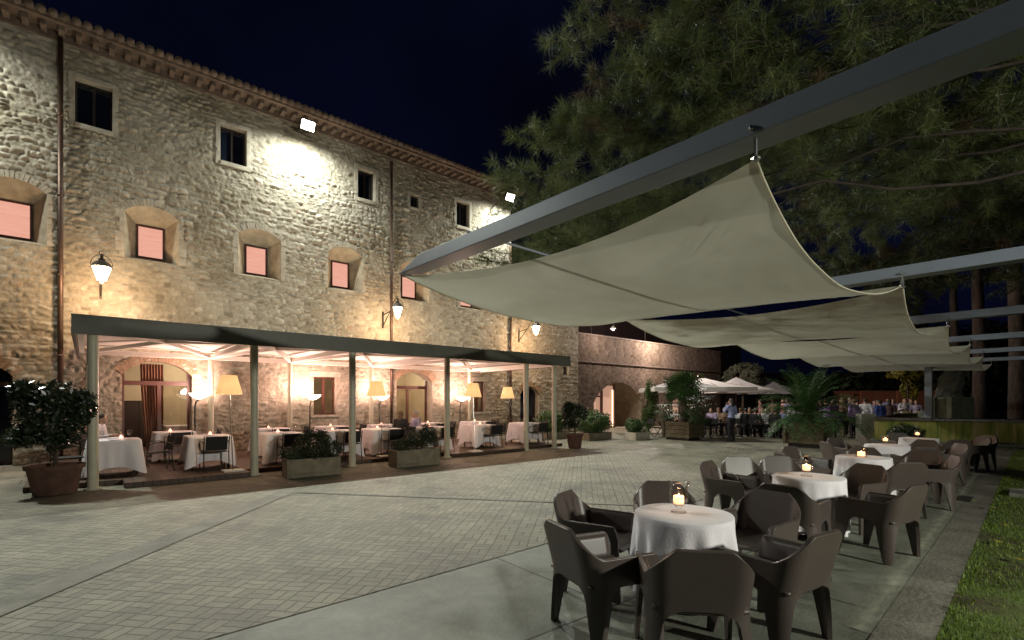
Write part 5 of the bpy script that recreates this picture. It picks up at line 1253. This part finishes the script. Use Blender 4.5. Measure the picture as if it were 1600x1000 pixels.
# dark far-off wood closing the view behind the pool
Vw = []; Fw = []; n0 = 0
for k in range(15):
    px = 1180 + k * 48; D = 50 + 5 * (k % 3); x, y = at(px, D); hgt = (2.8 + 1.2 * (k % 2)) if px < 1420 else 8.0 + 1.2 * (k % 3)
    v, f = leaf_cloud(1500, (x, y, hgt * .55), (4.2, 4.2, hgt * .62), .34, 200 + k, thr=.2); Vw.append(v); Fw.append(f + n0); n0 += len(v)
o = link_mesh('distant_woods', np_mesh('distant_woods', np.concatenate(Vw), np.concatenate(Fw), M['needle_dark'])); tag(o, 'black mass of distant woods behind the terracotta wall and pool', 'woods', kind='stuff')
# ================================================================== pool, rock, plinth, pier, buffet
Pa = Vector(at(1366, 19.6)); Pb = Vector(at(1650, 16.9)); Pc = Vector(at(1900, 20)); Pd = Vector(at(1640, 33)); Pe = Vector(at(1400, 26))
poly = [Pa, Pb, Pc, Pd, Pe]; cen = sum(poly, Vector((0, 0))) / 5
pool = empty('stone_pool', (cen.x, cen.y, 0), 0, 'raised stone pool with algae stained wall and dark wet rim at the right', 'pool'); c0 = Vector((cen.x, cen.y))
loc = [tuple(p - c0) for p in poly]; inn = [tuple((p - c0) * .965) for p in poly]
def ring(outer, inner, z0, z1):
    n = len(outer); m_ = MB(); vs = [(x, y, z0) for x, y in outer] + [(x, y, z1) for x, y in outer] + [(x, y, z1) for x, y in inner] + [(x, y, z0) for x, y in inner]
    fs = []
    for k in range(n):
        j = (k + 1) % n; fs += [(k, j, n + j, n + k), (n + k, n + j, 2 * n + j, 2 * n + k), (2 * n + k, 2 * n + j, 3 * n + j, 3 * n + k), (3 * n + k, 3 * n + j, j, k)]
    return m_.add(vs, fs)
ring(loc, inn, 0, .86).build('wall', M['algae'], pool); ring([(x * 1.006, y * 1.006) for x, y in loc], inn, .863, .99).build('rim', M['wetrim'], pool, bevel=.02)
ring([(x * 1.03, y * 1.03) for x, y in loc], loc, 0, .12).build('footing', M['concrete'], pool, bevel=.01)
MB().add([(x, y, .8) for x, y in inn], [tuple(range(5))]).build('water', M['darkglass'], pool)
for k in range(9):
    f_ = .62 + k * .021; p = Pa.lerp(Pb, f_) - c0; p = p * 1.027
    MB().box(p.x - .03, p.x + .03, p.y - .03, p.y + .03, .12, .17).build('drain_slot', M['blackmetal'], pool)
def rock(px, D, pts_h, lb):
    pass
x, y = at(1478, 20.5)
rng = random.Random(3); rk = MB(); nz_ = 26; na = 30; vs = []
prof = [(0, -1.05, .72), (.15, -1.0, .70), (.3, -.72, .66), (.42, -.5, .62), (.5, -.38, .6), (.58, -.36, .58), (.7, -.18, .56), (.82, -.1, .55), (.92, .1, .52), (1, .24, .44)]
for i in range(nz_ + 1):
    f_ = i / nz_; z = .7 + 2.25 * f_
    l_ = np.interp(f_, [p[0] for p in prof], [p[1] for p in prof]); r_ = np.interp(f_, [p[0] for p in prof], [p[2] for p in prof])
    for k in range(na):
        a = 2 * math.pi * k / na; nn = 1 + .30 * (float(vnoise(np.array([math.cos(a) * 3 + 5]), np.array([math.sin(a) * 3 + f_ * 9]), 5)[0]) - .5) + .16 * (float(vnoise(np.array([a * 5]), np.array([f_ * 22]), 8)[0]) - .5)
        xm = (l_ + r_) / 2; hx = (r_ - l_) / 2; vs.append((xm + hx * nn * math.cos(a), .42 * nn * math.sin(a), z + .10 * (float(vnoise(np.array([math.cos(a) * 4]), np.array([math.sin(a) * 4.]), 2)[0]) - .5) * (1 + 2 * f_)))
rk.add(vs, [(i * na + k, i * na + (k + 1) % na, (i + 1) * na + (k + 1) % na, (i + 1) * na + k) for i in range(nz_) for k in range(na)] + [tuple(nz_ * na + k for k in range(na))])
o = rk.build('monument_rock', M['rock']); o.location = (x, y, 0); o.rotation_euler = (0, 0, R(-40)); tag(o, 'tall dark ragged rock standing in the pool', 'rock')
x, y = at(1490, 18.9); o = MB().box(-.43, .43, -.4, .4, .7, 1.78).build('plinth', M['plinth'], bevel=.015); o.location = (x, y, 0); o.rotation_euler = (0, 0, R(-41)); tag(o, 'square mottled stone plinth in front of the dark rock', 'plinth')
x, y = at(1353, 20.6); o = MB().box(-.28, .28, -.28, .28, 0, 1.1).build('stone_pier', M['concrete'], bevel=.02); o.location = (x, y, 0); o.rotation_euler = (0, 0, R(-55)); tag(o, 'grey stone pier at the left end of the mossy pool wall', 'pier')
x, y = at(1420, 24.5); bt = empty('buffet_table', (x, y, 0), R(-41), 'olive skirted buffet table beyond the pool at the crowd', 'table')
M['olive'] = mat('olive_cloth', (.22, .20, .07), .8, var=.2, scale=2)
MB().box(-.95, .95, -.4, .4, .0, .98).build('skirt', M['olive'], bt, bevel=.02); MB().box(-.97, .97, -.42, .42, .98, 1.01).build('top', M['olive'], bt, bevel=.005)
for k, (dx, c_, lb) in enumerate(((-.65, (.5, .42, .2), 'platter of pale food at the left end of the buffet'), (-.1, (.35, .28, .08), 'heaped yellow platter in the middle of the buffet'), (.5, (.55, .5, .3), 'platter of pale food at the right end of the buffet'))):
    xx = x + dx * math.cos(R(-41)); yy = y + dx * math.sin(R(-41)); p = empty('food_platter', (xx, yy, 1.012), 0, lb, 'platter'); fm = mat('food_%d' % k, c_, .6, var=.6, scale=25)
    MB().lathe([(.2, 0), (.25, .02), (0, .02)], (0, 0, 0), 20).build('dish', M['cloth'], p); fd = MB()
    for j in range(14): fd.ell((random.uniform(-.15, .15), random.uniform(-.15, .15), .04 + random.random() * .06), (.05, .05, .03), 7, 5)
    fd.build('food', fm, p, smooth=True)

# ================================================================== umbrellas
def umbrella(px, D, half, ztop, zev, lb, rz):
    x, y = at(px, D); t = empty('market_umbrella', (x, y, 0), rz, lb, 'umbrella', 'white square umbrellas at the back of the plaza')
    m_ = MB(); n = 10; vs = []; fs = []
    for q_ in range(4):
        a0 = math.pi / 4 + q_ * math.pi / 2; a1 = a0 + math.pi / 2; s2 = half * math.sqrt(2)
        c0_ = Vector((s2 * math.cos(a0), s2 * math.sin(a0), zev)); c1_ = Vector((s2 * math.cos(a1), s2 * math.sin(a1), zev)); top = Vector((0, 0, ztop)); b_ = len(vs)
        for i in range(n + 1):
            for j in range(n + 1):
                e = c0_.lerp(c1_, j / n); p = top.lerp(e, i / n); p.z -= .08 * math.sin(math.pi * i / n) * (1) ; p.z += .0
                vs.append(p)
        for j in range(n + 1): p = vs[b_ + n * (n + 1) + j].copy(); p.z -= .2; vs.append(p)
        for i in range(n + 1):
            for j in range(n): fs.append((b_ + i * (n + 1) + j, b_ + (i + 1) * (n + 1) + j, b_ + (i + 1) * (n + 1) + j + 1, b_ + i * (n + 1) + j + 1))
    m_.add(vs, fs); m_.build('canopy', M['canvas'], t)
    MB().tube([(0, 0, 0), (0, 0, ztop - .03)], .035, 10).build('pole', M['wood'], t); MB().lathe([(.35, 0), (.35, .06), (.06, .1)], (0, 0, 0), 20).build('base', M['concrete'], t)
    MB().ell((0, 0, ztop + .03), (.05, .05, .07), 8, 6).build('finial', M['wood'], t)
    rb = MB()
    for q_ in range(8):
        a = q_ * math.pi / 4; s2 = half * (math.sqrt(2) if q_ % 2 else 1) * .97; rb.bar((0, 0, ztop - .12), (s2 * math.cos(a), s2 * math.sin(a), zev - .03), .025, .03)
    rb.build('ribs', M['wood'], t)
umbrella(1062, 25.5, 1.72, 2.85, 2.3, 'white square umbrella behind the fan palm, leftmost of the umbrellas', R(-43))
umbrella(1099, 29.0, 2.1, 3.0, 2.4, 'white square umbrella rising just right of the fan palm', R(-37))
umbrella(1150, 32.5, 1.7, 3.2, 2.35, 'white square umbrella with a pointed top behind the lone standing person', R(-45))
umbrella(1200, 38, 1.7, 3.3, 2.35, 'farthest white umbrella half hidden behind the date palm fronds', R(-40))

# ================================================================== people
def tub(mb, a, b, ra, rb, n=10): mb.tube([Vector(a).lerp(Vector(b), k / 3) for k in range(4)], [ra + (rb - ra) * k / 3 for k in range(4)], n); mb.ell(a, (ra,) * 3, 10, 6); mb.ell(b, (rb,) * 3, 10, 6)
def remesh(mb, name, vox, smooth=4):
    o = mb.build(name, None); m_ = o.modifiers.new('r', 'REMESH'); m_.mode = 'VOXEL'; m_.voxel_size = vox; m_.use_smooth_shade = True
    s = o.modifiers.new('s', 'SMOOTH'); s.iterations = smooth; s.factor = .5
    dg = bpy.context.evaluated_depsgraph_get(); dg.update(); me = bpy.data.meshes.new_from_object(o.evaluated_get(dg)); me.name = name
    bpy.data.objects.remove(o); me.shade_smooth(); return me
def figure(pose):
    """joint positions, facing +Y"""
    J = dict(pel=(0, 0, .95), wai=(0, 0, 1.10), che=(0, .01, 1.32), nek=(0, 0, 1.47), hed=(0, .02, 1.60))
    J['hipL'], J['hipR'] = (-.09, 0, .92), (.09, 0, .92); J['kneL'], J['kneR'] = (-.10, .02, .50), (.10, .02, .50); J['ankL'], J['ankR'] = (-.11, -.03, .09), (.12, -.02, .09)
    J['shL'], J['shR'] = (-.17, 0, 1.42), (.17, 0, 1.42); J['elL'], J['elR'] = (-.24, -.03, 1.14), (.24, -.03, 1.14); J['wrL'], J['wrR'] = (-.25, .06, .90), (.25, .06, .90)
    if pose == 'glass': J['wrR'] = (.13, .24, 1.22); J['elR'] = (.23, .03, 1.13); J['kneL'] = (-.13, .05, .5); J['ankL'] = (-.16, .03, .09)
    if pose == 'crossed': J['wrR'] = (-.05, .2, 1.16); J['elR'] = (.23, .08, 1.13); J['wrL'] = (.06, .22, 1.13); J['elL'] = (-.23, .08, 1.13)
    if pose == 'phone': J['wrL'] = (-.08, .16, 1.48); J['elL'] = (-.22, .14, 1.2); J['wrR'] = (.17, .17, 1.05)
    if pose == 'walk': J['kneL'] = (-.09, .16, .52); J['ankL'] = (-.09, .26, .12); J['kneR'] = (.09, .02, .5); J['ankR'] = (.09, -.22, .13); J['wrL'] = (-.24, -.08, .92); J['wrR'] = (.24, .18, .95)
    if pose == 'sit':
        dz_ = -.42
        for k in ('pel', 'wai', 'che', 'nek', 'hed', 'hipL', 'hipR', 'shL', 'shR', 'elL', 'elR'): J[k] = (J[k][0], J[k][1], J[k][2] + dz_)
        J['kneL'], J['kneR'] = (-.13, .42, .50), (.13, .42, .50); J['ankL'], J['ankR'] = (-.13, .40, .09), (.13, .44, .09); J['wrL'], J['wrR'] = (-.14, .30, .76), (.14, .32, .78); J['elL'] = (-.24, .07, .74); J['elR'] = (.24, .07, .74)
        J['che'] = (0, .05, .90); J['nek'] = (0, .06, 1.05); J['hed'] = (0, .09, 1.18); J['shL'] = (-.17, .04, 1.0); J['shR'] = (.17, .04, 1.0)
    return J
def body_parts(J, pose):
    b = MB(); V_ = lambda k: Vector(J[k])
    b.ell(V_('hed') + Vector((0, .0, .015)), (.075, .092, .115), 16, 12); b.ell(V_('hed') + Vector((0, .06, -.06)), (.045, .04, .045))
    b.ell(V_('hed') + Vector((0, .10, -.012)), (.014, .02, .024), 8, 6)
    for s in (-1, 1): b.ell(V_('hed') + Vector((s * .077, 0, -.0)), (.012, .02, .032), 8, 6)
    tub(b, J['nek'], V_('hed') + Vector((0, -.01, -.08)), .055, .052)
    b.ell(V_('che'), (.155, .105, .16), 16, 12); b.ell(V_('wai'), (.13, .095, .14), 16, 10); b.ell(V_('pel'), (.155, .11, .12), 16, 10)
    tub(b, V_('shL') * .95 + V_('nek') * .05, V_('shR') * .95 + V_('nek') * .05, .06, .06)
    for s in 'LR':
        tub(b, J['sh' + s], J['el' + s], .052, .040); tub(b, J['el' + s], J['wr' + s], .040, .026)
        w_ = V_('wr' + s); d = (w_ - V_('el' + s)).normalized(); sd = d.cross(Vector((0, 1, .2))).normalized()
        b.ell(w_ + d * .05, (.034, .024, .045), 10, 7)
        for k in range(4): p = w_ + d * .08 + sd * (.03 - .02 * k); b.tube([p, p + d * (.05 + .008 * (k in (1, 2))) + Vector((0, -.01, 0))], [.0095, .007], 6)
        p = w_ + d * .03 + sd * .035; b.tube([p, p + d * .04 + sd * .025], [.011, .008], 6)
        tub(b, J['hip' + s], J['kne' + s], .085, .055); tub(b, J['kne' + s], J['ank' + s], .055, .036)
        a_ = V_('ank' + s); b.ell(a_ + Vector((0, .07, -.05)), (.042, .12, .04), 12, 8)
    top = MB(); g_ = .016
    top.ell(V_('che'), (.155 + g_, .105 + g_, .16 + g_), 16, 12); top.ell(V_('wai'), (.135 + g_, .10 + g_, .15 + g_), 16, 10); top.ell(V_('pel') + Vector((0, 0, .02)), (.155 + g_, .112 + g_, .11), 16, 10)
    tub(top, V_('shL'), V_('shR'), .068, .068)
    for s in 'LR': tub(top, J['sh' + s], J['el' + s], .068, .055); e = V_('el' + s).lerp(V_('wr' + s), .75); tub(top, J['el' + s], tuple(e), .053, .042)
    bot = MB(); bot.ell(V_('pel') - Vector((0, 0, .02)), (.155 + g_, .112 + g_, .12), 16, 10)
    for s in 'LR': tub(bot, J['hip' + s], J['kne' + s], .10, .075); tub(bot, J['kne' + s], V_('ank' + s) + Vector((0, 0, .0)), .073, .058)
    h1 = MB(); h1.ell(V_('hed') + Vector((0, -.018, .045)), (.087, .098, .10), 14, 10)
    h2 = MB(); h2.ell(V_('hed') + Vector((0, -.022, .04)), (.092, .10, .105), 14, 10); h2.ell(V_('hed') + Vector((0, -.075, -.10)), (.085, .05, .14), 12, 9)
    sk = MB(); p = V_('pel'); sk.lathe([(.16, .18), (.19, .02), (.22, -.15), (.27, -.46), (.26, -.46), (.15, .1)], tuple(p), 24, 1, .8)
    sh_ = MB()
    for s in 'LR': a_ = V_('ank' + s); sh_.ell(a_ + Vector((0, .075, -.045)), (.05, .135, .045), 12, 8)
    ps = dict(body=remesh(b, 'body', .014), top=remesh(top, 'shirt', .02), bot=remesh(bot, 'trousers', .02), hair=remesh(h1, 'hair', .015), long=remesh(h2, 'hair', .015), shoes=remesh(sh_, 'shoes', .015, 2))
    ps['skirt'] = remesh(sk, 'skirt', .012)
    return ps
FIG = {}
for ps in ('stand', 'glass', 'crossed', 'phone', 'sit'): FIG[ps] = body_parts(figure(ps), ps)
cm = {}
def cloth_col(c):
    if c not in cm: cm[c] = mat('clothing_%d' % len(cm), c, .85, var=.12, scale=12, bump=.2, bscale=25)
    return cm[c]
PER = M
def sub(name, me, m_, par):
    o = bpy.data.objects.new(name, me); col.objects.link(o); o.parent = par
    if not me.materials: me.materials.append(None)
    o.material_slots[0].link = 'OBJECT'; o.material_slots[0].material = m_; return o
def person(x, y, face, pose, shirt, legs, hair, lb, longh=False, skirt=False, z=0, sc=1.0, grp=None):
    t = sub('person', FIG[pose]['body'], M['skin'], None); t.location = (x, y, z); t.rotation_euler = (random.uniform(-.05, .05) if pose != 'sit' else 0, random.uniform(-.05, .05) if pose != 'sit' else 0, face); t.scale = (sc * random.uniform(.97, 1.08), sc * random.uniform(.97, 1.08), sc)
    tag(t, lb, 'person', grp)
    sub('shirt', FIG[pose]['top'], cloth_col(shirt), t)
    if skirt: sub('skirt', FIG[pose]['skirt'], cloth_col(legs), t)
    else: sub('trousers', FIG[pose]['bot'], cloth_col(legs), t)
    sub('hair', FIG[pose]['long' if longh else 'hair'], M['hair_' + hair], t); sub('shoes', FIG[pose]['shoes'], cloth_col((.02, .018, .016)), t)
    return t
away = -math.atan2(VX, VY)          # facing away from the camera
WH = (.68, .66, .70); LIL = (.42, .34, .52); PUR = (.20, .06, .32); BLU = (.03, .06, .26); LBL = (.28, .32, .55); PK = (.55, .28, .26); BR = (.10, .05, .05); DK = (.018, .016, .02); TAN = (.30, .2, .13); NAV = (.015, .018, .04)
x, y = at(1142, 19.9); person(x, y, away + .5, 'phone', LBL, DK, 'dark', 'person in pale blue shirt and black trousers standing alone before the umbrellas', True)
crowd = [(1243, 22.5, WH, DK, 'dark', 'stand', 0, 0, .0, 'person in loose white shirt with back turned, behind the date palm'),
 (1262, 24, LIL, NAV, 'brown', 'glass', 1, 0, .4, 'person half hidden by the palm box in a lilac top'),
 (1272, 26, TAN, DK, 'fair', 'crossed', 1, 0, 2.6, 'person in a tan top behind the date palm fronds'),
 (1283, 22.6, (.35, .02, .03), DK, 'dark', 'glass', 1, 1, .7, 'person in a red top with long dark hair right of the palm box'),
 (1293, 21.8, LIL, DK, 'brown', 'stand', 0, 0, -.3, 'person in a lilac shirt with brown hair at the left front of the crowd'),
 (1301, 21.2, PUR, DK, 'dark', 'glass', 0, 0, .2, 'person in a deep purple shirt at the front of the crowd'),
 (1312, 22.4, TAN, DK, 'fair', 'glass', 1, 1, -.5, 'fair haired person in a tan top right of the purple shirt'),
 (1306, 25.5, PK, DK, 'brown', 'crossed', 1, 0, 2.8, 'person in a pink top deep in the crowd behind the purple shirt'),
 (1321, 23.8, BR, DK, 'dark', 'stand', 1, 0, .6, 'person in a dark maroon top in mid crowd'),
 (1333, 21.4, (.33, .22, .44), DK, 'brown', 'stand', 0, 0, .1, 'person in a mauve shirt left of the grey stone pier'),
 (1327, 26, WH, DK, 'grey', 'glass', 0, 0, 3.0, 'grey haired person in white behind the mauve shirt'),
 (1342, 23.4, LBL, NAV, 'dark', 'glass', 0, 0, .3, 'tall dark haired person in pale blue above the grey pier'),
 (1355, 23.0, WH, DK, 'dark', 'stand', 0, 0, -.6, 'dark haired person in a white shirt behind the grey pier'),
 (1364, 26.0, LIL, DK, 'dark', 'crossed', 0, 0, 2.9, 'dark haired person in a pale lilac shirt beyond the pier'),
 (1377, 22.6, BLU, NAV, 'dark', 'stand', 0, 0, .1, 'person in a bright royal blue shirt right of the pier'),
 (1371, 27, PK, DK, 'grey', 'glass', 0, 0, 2.6, 'grey haired person in pink behind the royal blue shirt'),
 (1391, 24.0, BR, DK, 'dark', 'glass', 1, 0, -.7, 'dark haired person in maroon between the blue shirt and the buffet'),
 (1398, 26.8, LIL, DK, 'fair', 'stand', 1, 0, 2.4, 'fair haired person in pale lilac at the left end of the buffet'),
 (1410, 26.2, WH, DK, 'fair', 'glass', 1, 0, 2.9, 'fair haired person in white bending over the buffet middle'),
 (1424, 26.6, (.5, .42, .36), DK, 'brown', 'crossed', 0, 0, 3.1, 'brown haired person in beige behind the heaped buffet platter'),
 (1432, 25.9, (.56, .48, .66), DK, 'fair', 'stand', 0, 0, 2.7, 'broad fair haired person in pale violet at the right end of the buffet'),
 (1317, 28, WH, DK, 'brown', 'stand', 0, 0, 1.0, 'person in white far back before the terracotta wall, left side'),
 (1350, 29, PK, DK, 'fair', 'stand', 1, 0, 2.0, 'person in pink far back before the terracotta wall, near its middle'),
 (1385, 30, LBL, DK, 'brown', 'glass', 0, 0, 2.6, 'person in pale blue far back before the terracotta wall, right side'),
 (1252, 28, PK, DK, 'brown', 'crossed', 1, 0, 2.2, 'person in a pink top standing far left behind the palm fronds'),
 (1222, 27.5, PK, DK, 'fair', 'stand', 0, 0, 1.4, 'person in salmon pink standing beyond the seated guests, left of two'),
 (1207, 27, (.5, .32, .26), DK, 'brown', 'glass', 0, 0, -1.0, 'person in light orange brown standing beyond the seated guests'),
 (1189, 25.5, (.42, .2, .2), DK, 'dark', 'glass', 1, 0, .9, 'person in dull red standing under the far umbrella edge'),
 (1233, 25.5, LIL, DK, 'grey', 'crossed', 0, 0, -1.4, 'grey haired person in lilac left of the white shirted person')]
for (px, D, c, l, hr, ps, lh, sk_, da, lb) in crowd:
    x, y = at(px, D); person(x, y, away + da, ps, c, l, hr, lb, bool(lh), bool(sk_), sc=random.uniform(.96, 1.04), grp='guests standing in the crowd')
# bistro tables and seated guests
def make_bistro():
    t = empty('bistro_table'); MB().lathe([(.3, .70), (.31, .71), (.31, .725), (0, .726)], (0, 0, 0), 24).build('tabletop', M['iron'], t)
    for k in range(3):
        a = k * 2.094; MB().tube([(.28 * math.cos(a), .28 * math.sin(a), 0), (.02 * math.cos(a), .02 * math.sin(a), .4), (.2 * math.cos(a + 3.1), .2 * math.sin(a + 3.1), .7)], .011, 6).build('leg', M['blackmetal'], t)
    return t
def make_bchair():
    t = empty('bistro_chair'); MB().box(-.2, .2, -.2, .2, .43, .45).build('seat', M['black'], t); MB().box(-.2, .2, -.22, -.2, .6, .84).build('backrest', M['black'], t)
    for s in (-.2, .2):
        MB().tube([(s, .2, 0), (s, -.2, .44), (s, -.21, .86)], .011, 6).build('leg', M['blackmetal'], t); MB().tube([(s, -.22, 0), (s, .2, .43)], .011, 6).build('leg', M['blackmetal'], t)
    return t
bt_, bc_ = make_bistro(), make_bchair(); ub = uc = False
seats = [(1100, 23.0, 'first', ((1090, 22.6, None), (1112, 23.5, (LIL, 'dark', 'seated guest in lilac right of the fan palm', 1.2)), (1103, 22.0, None))),
         (1034, 22.5, 'palm side', ((1022, 22.2, None), (1044, 23.2, None))),
         (1128, 22.8, 'second', ((1118, 22.3, None), (1132, 24.0, (TAN, 'fair', 'seated guest in tan left of the lone standing person', 2.8)), (1122, 24.4, (WH, 'grey', 'seated grey haired guest in white behind the tan guest', 2.2)))),
         (1163, 23.0, 'third', ((1157, 22.6, (WH, 'brown', 'seated guest in white just right of the lone standing person', -.8)), (1172, 23.8, (TAN, 'brown', 'seated guest in tan with brown hair at the middle bistro table', 1.4)), (1166, 22.2, (DK, 'dark', 'seated guest in black with back turned at the middle bistro table', .2)))),
         (1187, 22.3, 'fourth', ((1180, 21.8, (DK, 'dark', 'seated dark haired guest in black near the right bistro table', -.3)), (1198, 23.0, (WH, 'dark', 'seated guest in white at the right bistro table', 1.6)), (1191, 24, (PK, 'brown', 'seated guest in pink behind the right bistro table', 2.9)))),
         (1216, 22.0, 'fifth', ((1211, 21.5, (DK, 'dark', 'seated guest in black in a dark chair left of the palm box', .3)), (1226, 23, (LBL, 'brown', 'seated guest in pale blue near the white shirted person', 2.0)), (1206, 23.6, (PK, 'fair', 'seated fair haired guest in pink left of the palm box', 2.5))))]
for (px, D, nm, cs) in seats:
    o = bt_ if not ub else copy_tree(bt_); ub = True; x, y = at(px, D); o.location = (x, y, 0); tag(o, 'small dark bistro table, the %s one of the rear seating area' % nm, 'table', 'bistro tables at the back of the plaza')
    for j, (cpx, cD, who) in enumerate(cs):
        cx, cy_ = at(cpx, cD); fa = math.atan2(y - cy_, x - cx) - math.pi / 2; o = bc_ if not uc else copy_tree(bc_); uc = True; o.location = (cx, cy_, 0); o.rotation_euler = (0, 0, fa)
        tag(o, 'dark folding bistro chair, %s at the %s rear bistro table' % (['left one', 'right one', 'middle one'][j], nm), 'chair', 'bistro chairs at the back of the plaza')
        if who: person(cx - .02 * math.sin(-fa), cy_, fa, 'sit', who[0], DK, who[1], who[2], random.random() < .4, z=0.0, grp='guests seated at the bistro tables')
# guests on the deck
def deck_guest(x, y, fa, c, hr, lb, lh=False): person(x, y, fa, 'sit', c, DK, hr, lb, lh, z=DZ - .01, sc=.95)
gx_, gy_ = at(625, 14.9); deck_guest(gx_, gy_, away + .9 - math.pi / 3, DK, 'brown', 'brown haired guest in black, back turned, seated by the middle glass door', True)
deck_chair(gx_, gy_, away + .9 - math.pi / 3, 'black dining chair under the guest in black by the middle glass door')
gx_, gy_ = at(652, 15.9); deck_guest(gx_, gy_, away + 2.4, (.42, .38, .55), 'grey', 'balding guest in a pale violet shirt facing the plaza, seated on the deck', False)
deck_chair(gx_, gy_, away + 2.4, 'black dining chair under the guest in the pale violet shirt')
gx_, gy_ = at(152, 11.6); deck_guest(gx_, gy_, away - 1.2, WH, 'dark', 'guest in white seated behind the first pergola post', False)
deck_chair(gx_, gy_, away - 1.2, 'black dining chair under the guest in white behind the first post')
print('objects', len(col.objects))
